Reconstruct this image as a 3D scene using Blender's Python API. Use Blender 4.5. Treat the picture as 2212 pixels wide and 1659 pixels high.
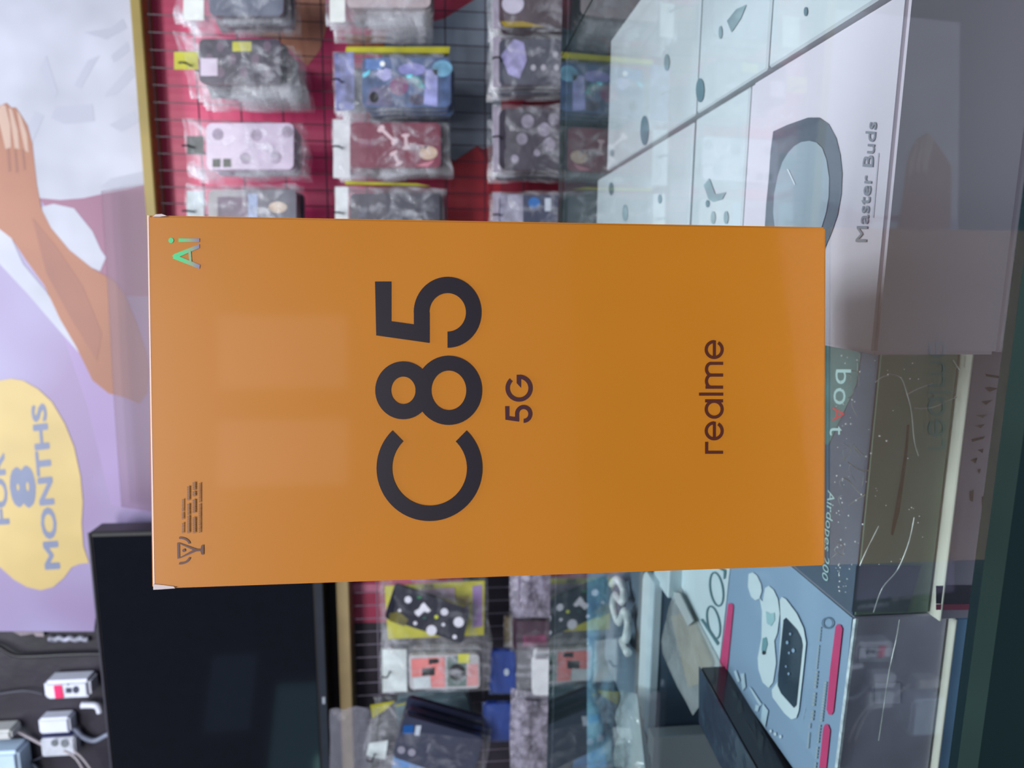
import bpy, bmesh, math, random
from mathutils import Vector, Matrix, noise
random.seed(7)
C = bpy.context.scene.collection
for o in list(bpy.data.objects): bpy.data.objects.remove(o)
# ---------------------------------------------------------------- camera (a phone held upright, picture stored on its side)
F = 1450.0
def nrm(v): return Vector(v).normalized()
Yc = nrm((240, -146, 1450)); Dc = Vector((96, 14394, 1450)).normalized(); Dc = (Dc - Yc * Dc.dot(Yc)).normalized()
Xc = Dc.cross(Yc)
def c2w(v): v = Vector(v); return Vector((Xc.dot(v), Yc.dot(v), -Dc.dot(v)))
CAM = Vector((0, 0, .0945))
cd = bpy.data.cameras.new('camera'); cam = bpy.data.objects.new('camera', cd); C.objects.link(cam)
rt, dn, fw = c2w((1, 0, 0)), c2w((0, 1, 0)), c2w((0, 0, 1))
M = Matrix((dn, rt, -fw)).transposed().to_4x4(); M.translation = CAM; cam.matrix_world = M
cd.sensor_width = 36; cd.lens = F / 2212 * 36; cd.clip_start = .01; cd.clip_end = 50
cd.dof.use_dof = True; cd.dof.focus_distance = .165; cd.dof.aperture_fstop = 23.6 / 1.0
bpy.context.scene.camera = cam
# ---------------------------------------------------------------- world, lights, exposure
sc = bpy.context.scene
sc.view_settings.view_transform = 'Standard'; sc.view_settings.look = 'None'; sc.view_settings.gamma = 1
sc.view_settings.use_curve_mapping = False; sc.view_settings.exposure = 0.32
w = bpy.data.worlds.new('room_light'); sc.world = w; w.use_nodes = True
w.node_tree.nodes['Background'].inputs[0].default_value = (.42, .46, .56, 1); w.node_tree.nodes['Background'].inputs[1].default_value = .4
def area(name, loc, target, sx, sy, power, col):
    l = bpy.data.lights.new(name, 'AREA'); l.shape = 'RECTANGLE'; l.size = sx; l.size_y = sy; l.energy = power; l.color = col
    o = bpy.data.objects.new(name, l); C.objects.link(o); o.location = loc
    o.rotation_euler = (Vector(target) - Vector(loc)).to_track_quat('-Z', 'Y').to_euler(); return o
area('ceiling_lamp', (.35, .1, 1.9), (.2, .4, 0), 1.2, .12, 20, (.86, .94, 1))
area('ceiling_lamp', (-.6, .1, 1.9), (-.3, .45, 0), 1.2, .12, 15, (.88, .95, 1))
area('front_fill', (-.2, -2.0, 1.72), (0, .4, .1), 2.4, .9, 62, (1, .97, .96))  # added fill from behind the camera for front-facing surfaces, source unseen
area('reflection_lamp', (-3.35, -2.2, 1.15), (-.8, 1.2, .5), .75, .42, .55, (.35, .8, 1))  # unseen lamps added so the dark screen picks up teal reflections
area('reflection_lamp', (-2.95, -2.2, 1.62), (-.8, 1.2, .5), .5, .3, .12, (.3, .6, 1))
area('reflection_lamp', (-3.62, -2.2, 1.0), (-.8, 1.2, .5), .2, .14, .16, (.5, 1, .95))
area('reflection_lamp', (.41, -2.2, .69), (-.03, .155, .69), .27, .46, .40, (1, .86, .95))  # unseen panels added to mirror as pale patches on the orange box
area('reflection_lamp', (.04, -2.2, .68), (-.03, .155, .68), .24, .46, .36, (1, .86, .95))

# ---------------------------------------------------------------- helpers: pixels of the 2212x1659 photograph to points on planes
def ray(x, y): return c2w((1659 - y - 829.5, x - 1106, F))
class Surf:
    def __init__(s, o, n): s.o = Vector(o); s.n = Vector(n).normalized()
    def p(s, x, y, lift=0.0):
        d = ray(x, y); o = s.o + s.n * lift
        return CAM + d * ((o - CAM).dot(s.n) / d.dot(s.n))
def wall(Y): return Surf((0, Y, 0), (0, -1, 0))
def flat(z): return Surf((0, 0, z), (0, 0, 1))
def lin(c):
    c = c / 255.0; return c / 12.92 if c <= .04045 else ((c + .055) / 1.055) ** 2.4
MATS = {}
def mat(rgb, rough=.5, gain=1.0, var=.08, scale=40, metal=0.0, coat=0.0, bump=0.0, bscale=60, spec=.5, clear=0.0, emit=0):
    key = (rgb, rough, gain, var, scale, metal, coat, bump, bscale, spec, clear, emit)
    if key in MATS: return MATS[key]
    m = bpy.data.materials.new('surface'); m.use_nodes = True; nt = m.node_tree; b = nt.nodes['Principled BSDF']
    col = [min(.92, lin(c) * gain) for c in rgb]
    tc = nt.nodes.new('ShaderNodeTexCoord'); nz = nt.nodes.new('ShaderNodeTexNoise'); nz.inputs['Scale'].default_value = scale
    nt.links.new(tc.outputs['Object'], nz.inputs['Vector'])
    rp = nt.nodes.new('ShaderNodeValToRGB'); rp.color_ramp.elements[0].position = .3; rp.color_ramp.elements[1].position = .7
    rp.color_ramp.elements[0].color = [c * (1 - var) for c in col] + [1]; rp.color_ramp.elements[1].color = [min(.95, c * (1 + var)) for c in col] + [1]
    nt.links.new(nz.outputs[0], rp.inputs[0]); nt.links.new(rp.outputs[0], b.inputs['Base Color'])
    b.inputs['Roughness'].default_value = rough; b.inputs['Metallic'].default_value = metal
    b.inputs['Coat Weight'].default_value = coat; b.inputs['Coat Roughness'].default_value = .06
    b.inputs['Specular IOR Level'].default_value = spec
    if emit: nt.links.new(rp.outputs[0], b.inputs['Emission Color']); b.inputs['Emission Strength'].default_value = emit
    if bump:
        n2 = nt.nodes.new('ShaderNodeTexNoise'); n2.inputs['Scale'].default_value = bscale; n2.inputs['Detail'].default_value = 4
        nt.links.new(tc.outputs['Object'], n2.inputs['Vector'])
        bp = nt.nodes.new('ShaderNodeBump'); bp.inputs['Strength'].default_value = bump; bp.inputs['Distance'].default_value = .006
        nt.links.new(n2.outputs[0], bp.inputs['Height']); nt.links.new(bp.outputs[0], b.inputs['Normal']); nt.links.new(bp.outputs[0], b.inputs['Coat Normal'])
    if clear:
        tr = nt.nodes.new('ShaderNodeBsdfTransparent'); mx = nt.nodes.new('ShaderNodeMixShader'); mx.inputs[0].default_value = 1 - clear
        nt.links.new(tr.outputs[0], mx.inputs[1]); nt.links.new(b.outputs[0], mx.inputs[2])
        nt.links.new(mx.outputs[0], nt.nodes['Material Output'].inputs[0])
    MATS[key] = m; return m
def glass_mat(tint, ior=1.5, boost=1.0):
    m = bpy.data.materials.new('clear_glass'); m.use_nodes = True; nt = m.node_tree; nt.nodes.clear()
    out = nt.nodes.new('ShaderNodeOutputMaterial'); tr = nt.nodes.new('ShaderNodeBsdfTransparent'); tr.inputs[0].default_value = (*tint, 1)
    gl = nt.nodes.new('ShaderNodeBsdfGlossy'); gl.inputs['Roughness'].default_value = .015; gl.inputs[0].default_value = (.9, .95, .95, 1)
    fr = nt.nodes.new('ShaderNodeFresnel'); fr.inputs[0].default_value = ior
    mu = nt.nodes.new('ShaderNodeMath'); mu.operation = 'MULTIPLY'; mu.inputs[1].default_value = boost; mu.use_clamp = True
    mx = nt.nodes.new('ShaderNodeMixShader')
    nt.links.new(fr.outputs[0], mu.inputs[0]); nt.links.new(mu.outputs[0], mx.inputs[0])
    nt.links.new(tr.outputs[0], mx.inputs[1]); nt.links.new(gl.outputs[0], mx.inputs[2]); nt.links.new(mx.outputs[0], out.inputs[0])
    return m
def film_mat(rgb, lo, hi, sc=38):
    m = mat(rgb, .10, 1, .1, 61 + hi, bump=1.0, bscale=50, clear=.9, spec=1).copy(); nt = m.node_tree
    mx = next(n for n in nt.nodes if n.type == 'MIX_SHADER'); tc = next(n for n in nt.nodes if n.type == 'TEX_COORD')
    nz = nt.nodes.new('ShaderNodeTexNoise'); nz.inputs['Scale'].default_value = sc; nz.inputs['Detail'].default_value = 3; nz.inputs['Distortion'].default_value = 1.2
    mr = nt.nodes.new('ShaderNodeMapRange'); mr.inputs[1].default_value = .48; mr.inputs[2].default_value = .68; mr.inputs[3].default_value = lo; mr.inputs[4].default_value = hi
    nt.links.new(tc.outputs['Object'], nz.inputs['Vector']); nt.links.new(nz.outputs[0], mr.inputs[0]); nt.links.new(mr.outputs[0], mx.inputs[0]); return m
FILM = film_mat((225, 228, 238), .06, .42, 24); FILMC = film_mat((225, 228, 238), .03, .14, 24)
FILMD = mat((150, 150, 165), .12, 1, .1, 60, bump=.8, bscale=45, clear=.72)
WRAP = mat((190, 200, 200), .06, 1, .1, 60, bump=1.0, bscale=38, clear=.93, spec=1.0)
ORG = {}
def base(parent): return ORG.get(parent.name, Vector((0, 0, 0))) if parent else Vector((0, 0, 0))
def link(name, me, m, parent=None, origin=None, smooth=False):
    o = bpy.data.objects.new(name, me); C.objects.link(o)
    if isinstance(m, (list, tuple)):
        for k in m: me.materials.append(k)
    else: me.materials.append(m)
    off = base(parent) if parent else (Vector(origin) if origin is not None else Vector((0, 0, 0)))
    me.transform(Matrix.Translation(-off))
    if parent: o.parent = parent
    else: o.location = off
    ORG[o.name] = off
    if smooth:
        for p in me.polygons: p.use_smooth = True
    return o
def thing(name, label, cat, loc, group=None):
    o = bpy.data.objects.new(name, None); C.objects.link(o); o.location = loc; o.empty_display_size = .01
    ORG[o.name] = Vector(loc); return tag(o, label, cat, group)
def tag(o, label=None, cat=None, group=None, kind=None):
    if label: o['label'] = label
    if cat: o['category'] = cat
    if group: o['group'] = group
    if kind: o['kind'] = kind
    return o
def pydata(verts, faces):
    me = bpy.data.meshes.new('m'); me.from_pydata([tuple(v) for v in verts], [], faces); me.update(); return me
def bm_mesh(bm):
    bmesh.ops.recalc_face_normals(bm, faces=bm.faces); me = bpy.data.meshes.new('m'); bm.to_mesh(me); bm.free(); return me
def box_me(x0, x1, y0, y1, z0, z1, bev=.0006, seg=1):
    bm = bmesh.new(); bmesh.ops.create_cube(bm, size=1)
    for v in bm.verts: v.co = ((x0 + x1) / 2 + v.co.x * (x1 - x0), (y0 + y1) / 2 + v.co.y * (y1 - y0), (z0 + z1) / 2 + v.co.z * (z1 - z0))
    if bev: bmesh.ops.bevel(bm, geom=bm.edges[:], offset=bev, segments=seg, affect='EDGES')
    return bm_mesh(bm)
def prism_me(pts, vec, bev=0):
    bm = bmesh.new(); a = [bm.verts.new(p) for p in pts]; b = [bm.verts.new(Vector(p) + Vector(vec)) for p in pts]
    bm.faces.new(a); bm.faces.new(b[::-1]); n = len(a)
    for i in range(n): bm.faces.new((a[i], b[i], b[(i + 1) % n], a[(i + 1) % n]))
    if bev: bmesh.ops.bevel(bm, geom=bm.edges[:], offset=bev, segments=2, affect='EDGES')
    return bm_mesh(bm)
def patch(name, raw, surf, m, parent, lift=.0004):
    """flat print of the given outline on a surface"""
    bm = bmesh.new(); f = bm.faces.new([bm.verts.new(surf.p(x, y, lift)) for x, y in raw])
    f.normal_update()
    if f.normal.dot(surf.n) < 0: f.normal_flip()
    bmesh.ops.triangulate(bm, faces=bm.faces[:]); me = bpy.data.meshes.new('m'); bm.to_mesh(me); bm.free()
    return link(name, me, m, parent)
def rect(x0, y0, x1, y1): return [(x0, y0), (x1, y0), (x1, y1), (x0, y1)]
def disc(cx, cy, rx, ry=None, n=20): ry = rx if ry is None else ry; return [(cx + rx * math.cos(k * 2 * math.pi / n), cy + ry * math.sin(k * 2 * math.pi / n)) for k in range(n)]
def arcband(cx, cy, ro, ri, a0, a1, n=40):
    ro = ro if isinstance(ro, tuple) else (ro, ro); ri = ri if isinstance(ri, tuple) else (ri, ri)
    A = [math.radians(a0 + (a1 - a0) * k / n) for k in range(n + 1)]
    return [((cx + ro[0] * math.cos(a), cy + ro[1] * math.sin(a)), (cx + ri[0] * math.cos(a), cy + ri[1] * math.sin(a))) for a in A]
def glyph(name, polys, bands, T, surf, m, parent, lift=.00012):
    """one flat letter from polygons and arc bands given in zoomed pixels; T maps them to photograph pixels"""
    bm = bmesh.new()
    for k, P in enumerate(polys): bm.faces.new([bm.verts.new(surf.p(*T(*q), lift + .00002 * k)) for q in P])
    bmesh.ops.triangulate(bm, faces=bm.faces[:])
    for j, B in enumerate(bands):
        vs = [(bm.verts.new(surf.p(*T(*a), lift + .00002 * (j + 3))), bm.verts.new(surf.p(*T(*b), lift + .00002 * (j + 3)))) for a, b in B]
        for i in range(len(vs) - 1): bm.faces.new((vs[i][0], vs[i + 1][0], vs[i + 1][1], vs[i][1]))
    for f in bm.faces:
        f.normal_update()
        if f.normal.dot(surf.n) < 0: f.normal_flip()
    me = bpy.data.meshes.new('m'); bm.to_mesh(me); bm.free(); return link(name, me, m, parent)
def writing(name, s, quad, surf, m, parent, bold=0.0, lift=.0004, shear=0.0):
    """flat lettering; quad = photograph pixels of its bottom-left, bottom-right, top-right, top-left"""
    cu = bpy.data.curves.new('t', 'FONT'); cu.body = s; cu.resolution_u = 3; cu.shear = shear
    ob = bpy.data.objects.new('t', cu); me0 = bpy.data.meshes.new_from_object(ob)
    vs = [v.co.copy() for v in me0.vertices]; fs = [tuple(p.vertices) for p in me0.polygons]
    x0 = min(v.x for v in vs); x1 = max(v.x for v in vs); y0 = min(v.y for v in vs); y1 = max(v.y for v in vs)
    bl, br, tr, tl = [Vector(q) for q in quad]; out = []; N = len(vs); sh = [(0, 0)] + ([(-bold, 0), (bold, 0), (0, -bold), (0, bold), (bold * .7, bold * .7), (-bold * .7, -bold * .7), (bold * .7, -bold * .7), (-bold * .7, bold * .7)] if bold else [])
    fs = [tuple(i + N * k for i in f) for k in range(len(sh)) for f in fs]
    for dx, dy, lf, v in [(dx, dy, lift + .00001 * k, v) for k, (dx, dy) in enumerate(sh) for v in vs]:
        a = (v.x + dx - x0) / (x1 - x0); b = (v.y + dy - y0) / (y1 - y0)
        q = (bl * (1 - a) + br * a) * (1 - b) + (tl * (1 - a) + tr * a) * b; out.append(surf.p(q.x, q.y, lf))
    bpy.data.objects.remove(ob); me = pydata(out, fs)
    return link(name, me, m, parent)
def tube_me(pts, r, n=8, smooth_steps=6):
    P = [Vector(p) for p in pts]
    if len(P) > 2 and smooth_steps:
        Q = []; E = [P[0]] + P + [P[-1]]
        for i in range(1, len(E) - 2):
            for k in range(smooth_steps):
                t = k / smooth_steps; a, b, c, d = E[i - 1], E[i], E[i + 1], E[i + 2]
                Q.append(.5 * ((2 * b) + (c - a) * t + (2 * a - 5 * b + 4 * c - d) * t * t + (3 * b - a - 3 * c + d) * t ** 3))
        P = Q + [P[-1]]
    vs, fs = [], []
    for i, p in enumerate(P):
        d = (P[min(i + 1, len(P) - 1)] - P[max(i - 1, 0)]).normalized(); u = d.orthogonal().normalized() if i == 0 else (u - d * u.dot(d)).normalized(); v = d.cross(u)
        for k in range(n): a = k * 2 * math.pi / n; vs.append(p + (u * math.cos(a) + v * math.sin(a)) * r)
    for i in range(len(P) - 1):
        for k in range(n): fs.append((i * n + k, i * n + (k + 1) % n, (i + 1) * n + (k + 1) % n, (i + 1) * n + k))
    fs.append(tuple(range(n - 1, -1, -1))); fs.append(tuple(range((len(P) - 1) * n, len(P) * n)))
    return pydata(vs, fs)

# ================================================================ the setting
DARKWALL = mat((46, 42, 54), .45, .75, .35, 6, bump=.5, bscale=14)
wb = tag(link('wall_back', box_me(-2.2, 1.8, 1.25, 1.33, -.95, 2.1, 0), DARKWALL), kind='structure', label='blackish back wall')
fl = tag(link('floor', box_me(-2.2, 1.8, -5.0, 1.25, -1.0, -.95, 0), mat((66, 64, 62), .5)), kind='structure')

# ================================================================ glass display counter
EDGE = mat((38, 62, 60), .15, 1, .2, 30, coat=1)
TEALD = mat((14, 38, 42), .25, 1, .15, 10)
GL = glass_mat((.935, .965, .97)); GLB = glass_mat((.96, .985, .98), boost=0.0)
def slab(name, x0, x1, y0, y1, parent):
    z0 = -.0042; bm = bmesh.new()
    me = box_me(x0, x1, y0, y1, z0, 0, 0); o = link(name, me, [GL, EDGE, GLB], parent)
    for p in me.polygons: p.material_index = 0 if p.normal.z > .5 else (2 if p.normal.z < -.5 else 1)
    return o
cn = thing('display_counter', 'glass-topped display counter full of boxes, under the orange box', 'counter', (0, .34, -.95))
slab('glass_top', -1.1, .1712, .1030, .5685, cn)
tag(slab('glass_top', .1728, .9, .1030, .5685, cn), 'glass pane right of the joint')
link('front_rail', box_me(-1.1, .9, .1040, .1100, -.032, -.0045, 0), TEALD, cn)
link('front_glass', box_me(-1.1, .9, .1050, .1090, -.142, -.0322, 0), GLB, cn)
link('front_panel', box_me(-1.1, .9, .1040, .1100, -.95, -.1425, 0), TEALD, cn)
link('back_panel', box_me(-1.1, .9, .5620, .5680, -.95, -.0045, 0), mat((70, 84, 88), .3, 1, .2, 8), cn)
link('side_panel', box_me(.894, .9, .1102, .5618, -.95, -.0045, 0), TEALD, cn); link('side_panel', box_me(-1.1, -1.094, .1102, .5618, -.95, -.0045, 0), TEALD, cn)
SHZ = -.142
link('shelf', box_me(-1.093, .893, .1102, .5618, SHZ - .006, SHZ, 0), mat((58, 66, 74), .4, 1, .3, 12), cn)

# ================================================================ orange phone box
A0 = flat(0).p(1786, 1222); B0 = flat(0).p(1788, 490); T = (B0 - A0).normalized(); NB = Vector((T.y, -T.x, 0)); W = (B0 - A0).length; HB = .1605
ctr = (A0 + B0) / 2 - NB * .024
ORANGE = mat((187, 118, 28), .35, 1.05, .03, 25, coat=.5, spec=.35)
pb = thing('phone_box', 'tall orange phone box with big dark 85 on its front, standing on the glass', 'box', (ctr.x, ctr.y, 0))
D = .048
sleeve = link('sleeve', prism_me([A0 + Vector((0, 0, .0003)), B0 + Vector((0, 0, .0003)), B0 - NB * D + Vector((0, 0, .0003)), A0 - NB * D + Vector((0, 0, .0003))], (0, 0, HB), .0005), ORANGE, pb)
SB = Surf(A0, NB)
INK = mat((30, 22, 34), .35, 1, .05, coat=.25); INK2 = mat((82, 36, 26), .35, 1, .05, coat=.6); INK3 = mat((66, 28, 36), .35, 1, .05, coat=.6)
t2 = lambda x, y: (780 + x / 2.765, 560 + y / 2.765)
glyph('letter', [], [arcband(408, 1248, 316, 224, -45.5, 225.5, 60)], t2, SB, INK, sleeve)
glyph('letter', [], [arcband(523, 783, (199, 207), (105, 118), 0, 360, 56), arcband(251, 783, (167, 173), (74, 82), 0, 360, 56)], t2, SB, INK, sleeve)
P5 = [[(83, 133), (180, 133), (180, 370), (90, 455)], [(90, 455), (180, 370), (408, 402), (408, 500)], [(315, 317), (408, 317), (408, 495), (315, 480)]]
B5 = [arcband(516, 317, (202, 212), (110, 115), 90, -180, 50)]
glyph('letter', P5, B5, t2, SB, INK, sleeve)
s5 = lambda x, y: t2(860 + (x - 83) * .2551, 870 + (y - 103) * .2524)
glyph('letter', P5, B5, s5, SB, INK3, sleeve)
glyph('letter', [[(929, 690), (955, 690), (955, 768), (929, 740)]], [arcband(943, 770, 81, 56, -86, 226, 40)], t2, SB, INK3, sleeve)
t3 = lambda x, y: (1480 + x / 5.35, 700 + y / 5.35)
glyph('letter', [rect(230, 1465, 438, 1500), rect(230, 1362, 266, 1470)], [], t3, SB, INK2, sleeve)
for cy in (1235, 295): glyph('letter', [rect(320, cy - 106, 355, cy + 90)], [arcband(335, cy, 110, 74, -60, 270, 40), ], t3, SB, INK2, sleeve)
glyph('letter', [rect(230, 870, 438, 906)], [arcband(335, 985, 110, 74, 0, 360, 40)], t3, SB, INK2, sleeve)
glyph('letter', [rect(160, 793, 440, 828)], [], t3, SB, INK2, sleeve)
glyph('letter', [rect(235, 712, 438, 748), rect(300, 572, 438, 608), rect(300, 437, 438, 472)], [arcband(300, 660, (72, 88), (36, 52), 90, 270, 24), arcband(300, 522, (72, 86), (36, 50), 90, 270, 24)], t3, SB, INK2, sleeve)
# foil letters, green to violet
foil = bpy.data.materials.new('foil_green_violet'); foil.use_nodes = True; nt = foil.node_tree; b = nt.nodes['Principled BSDF']
tc = nt.nodes.new('ShaderNodeTexCoord'); sp = nt.nodes.new('ShaderNodeSeparateXYZ'); mr = nt.nodes.new('ShaderNodeMapRange'); rp = nt.nodes.new('ShaderNodeValToRGB')
nt.links.new(tc.outputs['Generated'], sp.inputs[0]); nt.links.new(sp.outputs['Z'], rp.inputs[0]); nt.links.new(rp.outputs[0], b.inputs['Base Color'])
e = rp.color_ramp.elements; e[0].color = (.20, .18, .30, 1); e[1].color = (.06, .50, .20, 1); e[0].position = .05; e[1].position = .6
q = e.new(.32); q.color = (.22, .33, .2, 1); b.inputs['Roughness'].default_value = .35; b.inputs['Metallic'].default_value = .2
t4 = lambda x, y: (340 + x / 15.08, 490 + y / 15.08)
glyph('letter', [[(1370, 560), (1370, 690), (560, 1040), (480, 950), (560, 880)], [(1390, 1240), (1370, 1370), (500, 1030), (560, 900)], [(1000, 760), (1090, 760), (1120, 1180), (1040, 1130)]], [], t4, SB, foil, sleeve)
glyph('letter', [disc(443, 443, 85), rect(690, 378, 1370, 495)], [], t4, SB, foil, sleeve)
t1 = lambda x, y: (350 + x / 7.54, 1020 + y / 7.54)
glyph('emblem', [[(245, 1150), (285, 1150), (290, 1400), (250, 1410)], [(245, 1150), (285, 1150), (580, 1255), (540, 1285)], [(250, 1410), (290, 1405), (580, 1280), (540, 1245)], [(560, 1250), (640, 1255), (640, 1285), (560, 1290)], [(625, 1255), (640, 1190), (680, 1185), (680, 1345), (640, 1340), (625, 1290)], disc(355, 1276, 26)],
      [arcband(290, 1180, (175, 125), (140, 92), -95, -8, 16), arcband(290, 1375, (175, 130), (140, 95), 95, 8, 16)], t1, SB, INK2, sleeve)
INK4 = mat((120, 74, 32), .35, 1.1, .05, coat=.6)
for x0, x1, runs in ((320, 350, ((440, 640), (655, 770), (825, 995))), (407, 448, ((230, 460), (515, 700), (712, 995))), (495, 545, ((165, 300), (312, 395), (445, 670), (735, 995))), (595, 626, ((175, 500), (515, 990)))):
    for a, bb in runs:
        y = a
        while y < bb - 6:
            yy = min(bb, y + random.choice((22, 28, 34))); patch('small_print', [t1(*q) for q in rect(x0 + random.random() * 5, y, x1, yy)], SB, INK4, sleeve); y = yy + 5
EDGEHI = mat((246, 214, 205), .3, 1, .05)
patch('highlight_or_worn_edge', [(318, 465), (321, 465), (334, 1272), (331, 1272)], SB, EDGEHI, sleeve, .00006)  # pinkish highlight painted along the top edge of the sleeve
for q in (((331, 1262), (352, 1264), (375, 1267), (378, 1271), (350, 1273), (331, 1274))), (((336, 463), (349, 462), (360, 466), (345, 468), (330, 468))):
    o = link('shrink_wrap_fold', prism_me([SB.p(x, y, .0002) for x, y in q], NB * -.0012), mat((235, 225, 230), .15, 1, .05, clear=.25), pb)

# ================================================================ boxes under the glass
CREAM = mat((224, 220, 205), .5, 1.1, .06, 20)
def lidded(name, label, x0, x1, y0, y1, z0, z1, m, group=None, seam=None, cat='box', bev=.0008):
    t = thing(name, label, cat, ((x0 + x1) / 2, (y0 + y1) / 2, z0), group)
    if seam:
        link('lid', box_me(x0, x1, y0, y1, z1 - seam, z1, bev), m, t); link('base', box_me(x0 + .0006, x1 - .0006, y0 + .0006, y1 - .0006, z0, z1 - seam + .0001, bev), m, t)
    else: link('carton', box_me(x0, x1, y0, y1, z0, z1, bev), m, t)
    return t
ZM = -.031
# white phone boxes lying flat, two deep
WHT = mat((226, 226, 230), .35, 1.0, .05, 30, coat=.4); WSH = mat((160, 178, 184), .4, .9, .2, 60); WSD = mat((112, 138, 150), .35, .9, .2, 60)
SW = flat(ZM)
wboxes = [('white flat box at the back right under the glass, with a round blue-grey mark', .0795, .1735, .344, .529, [(disc(1512, 195, 9, 26), WSD), ([(1570, 45), (1590, 20), (1612, 10), (1600, 40), (1580, 70)], WSH), (disc(1556, 70, 4, 14), WSH)]),
  ('white flat box beside the orange box, with round pale-blue mark', -.017, .0765, .345, .560, [(disc(1392, 282, 9, 32), WSD), (disc(1320, 408, 5, 14), WSD), (disc(1425, 430, 4, 10), WSD), (disc(1322, 330, 4, 8), WSH), (disc(1350, 460, 6, 18), WSH), (disc(1440, 135, 6, 18), WSH)]),
  ('short white box between the flat boxes and the cream sleeve box', .0795, .1735, .2675, .341, [(disc(1740, 25, 4, 10), WSD)]),
  ('white box with grey sketch, behind the ring-printed box', -.017, .0770, .2815, .341, [([(1520, 400), (1532, 385), (1545, 420), (1568, 415), (1560, 430), (1540, 436), (1530, 430)], WSH), (disc(1540, 470, 5, 14), WSH), (disc(1568, 470, 5, 14), WSH), (disc(1528, 440, 4, 8), WSD)]),
  ('white box at the right under the glass, nearest the front', .0795, .1735, .176, .2655, [])]
for k, (lab, x0, x1, y0, y1, pr) in enumerate(wboxes):
    t = lidded('white_box', lab, x0, x1, y0, y1, SHZ + .0551, ZM, WHT, 'white phone boxes under the glass', seam=.02)
    for pts, mm in pr: patch('print_mark', pts, SW, mm, t)
    lidded('white_box', 'lower of two: ' + lab.split(',')[0], x0 + .001, x1 - .001, y0 + .001, y1 - .001, SHZ, SHZ + .055, WHT, 'white phone boxes under the glass', seam=.02)
# earbuds box with a ring printed on its lid
MBW = mat((232, 216, 226), .4, 1.05, .03, 20)
mb = thing('earbuds_box', 'large pale grey earbuds box with a grey ring and grey lettering on its lid', 'box', (.027, .23, -.082))
link('lid', box_me(-.0227, .0775, .1850, .2800, -.071, ZM, .0012, 2), MBW, mb); link('base', box_me(-.0220, .0768, .1857, .2793, -.082, -.0709, .0008), MBW, mb)
SM = flat(ZM); RING = mat((108, 112, 128), .35, .8, .06, coat=.5); RIN = mat((170, 178, 190), .3, 1, .1, 8, coat=.6)
def ellx(c, rx, ry, a): return (c[0] + rx * math.cos(a), c[1] + ry * math.sin(a))
outer = [(1670, 284), (1700, 270), (1745, 254), (1770, 254), (1790, 268), (1806, 298), (1815, 335), (1819, 375), (1817, 420), (1809, 465), (1797, 500), (1780, 540), (1750, 570), (1720, 585), (1680, 575), (1655, 540), (1652, 490), (1655, 440), (1661, 380), (1664, 330)]
inner = [(1702, 330), (1715, 316), (1730, 307), (1748, 304), (1764, 308), (1776, 320), (1785, 345), (1791, 385), (1790, 425), (1784, 460), (1775, 490), (1760, 520), (1740, 540), (1715, 548), (1690, 535), (1675, 505), (1670, 460), (1672, 420), (1680, 380), (1690, 350)]
patch('ring_print', outer, SM, RING, mb, .0003); patch('ring_centre', inner, SM, RIN, mb, .0005)
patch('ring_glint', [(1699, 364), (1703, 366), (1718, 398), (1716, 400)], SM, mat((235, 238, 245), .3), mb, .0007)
GREYT = mat((150, 148, 158), .45, 1, .05)
writing('lettering', 'Master Buds', [(1871, 522), (1893, 264), (1872, 262), (1848, 522)], SM, GREYT, mb, .008)
patch('small_print', [(1884, 470), (1886, 470), (1898, 330), (1896, 330)], SM, mat((206, 196, 204), .45), mb)
lidded('grey_box', 'plain grey box carrying the ring-printed earbuds box', -.0215, .0765, .186, .2795, SHZ, -.0822, mat((128, 124, 132), .5))
# grey-blue earbuds box, top face seen
ZA = -.060; XA0, XA1, YA0, YA1 = -.2175, -.1281, .2238, .385
bA = wall(YA0).p(2048, 1332).z
ga = thing('earbuds_box', 'grey-blue earbuds box with printed white earbuds, charging case and red pill labels', 'box', (-.17, .3, bA))
LIL = mat((142, 138, 154), .3, 1.6, .25, 30, coat=.5)
GB = mat((138, 160, 184), .35, 1.2, .04, 20, coat=.5)
link('carton', box_me(XA0, XA1, YA0, YA1, bA, ZA, .0006), LIL, ga)
lidA = link('lid_print', box_me(XA0 + .0003, XA1 - .0003, YA0 + .0003, YA1 - .0003, ZA - .0002, ZA + .0006, 0), GB, ga)
SA = flat(ZA + .0006)
WH = mat((216, 230, 234), .35, 1.05, .04, coat=.4); PINK = mat((205, 70, 118), .35, 1.1, .08, 60); LTEAL = mat((170, 208, 212), .35, 1, .1, 30); CASED = mat((36, 50, 68), .25, 1, .25, 60, coat=.6)
patch('header_band', [SA_ for SA_ in [(1395, 1226), (1577, 1226), (1552, 1452), (1480, 1330)]], SA, WH, ga)
t6 = lambda x, y: (1380 + x / 3.779, 1220 + y / 3.779)
def P6(name, pts, m, lift=.0006): return patch(name, [t6(*q) for q in pts], SA, m, ga, lift)
P6('red_pill', [(728, 320), (745, 312), (765, 320), (772, 345), (722, 850), (710, 872), (690, 865), (660, 820)], PINK)
INKG = mat((92, 128, 136), .4)
def letband(name, band, m=INKG, lift=.0009): glyph(name, [], [band], t6, SA, m, ga, lift)
def ov(cx, cy, rx, ry, th, a0=0, a1=360, tilt=0): 
    r = []
    for k in range(31):
        a = math.radians(a0 + (a1 - a0) * k / 30); o = Vector((rx * math.cos(a), ry * math.sin(a))); i = Vector(((rx - th) * math.cos(a), (ry - th) * math.sin(a)))
        c, s = math.cos(tilt), math.sin(tilt)
        r.append(((cx + o.x * c - o.y * s, cy + o.x * s + o.y * c), (cx + i.x * c - i.y * s, cy + i.x * s + i.y * c)))
    return r
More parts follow.
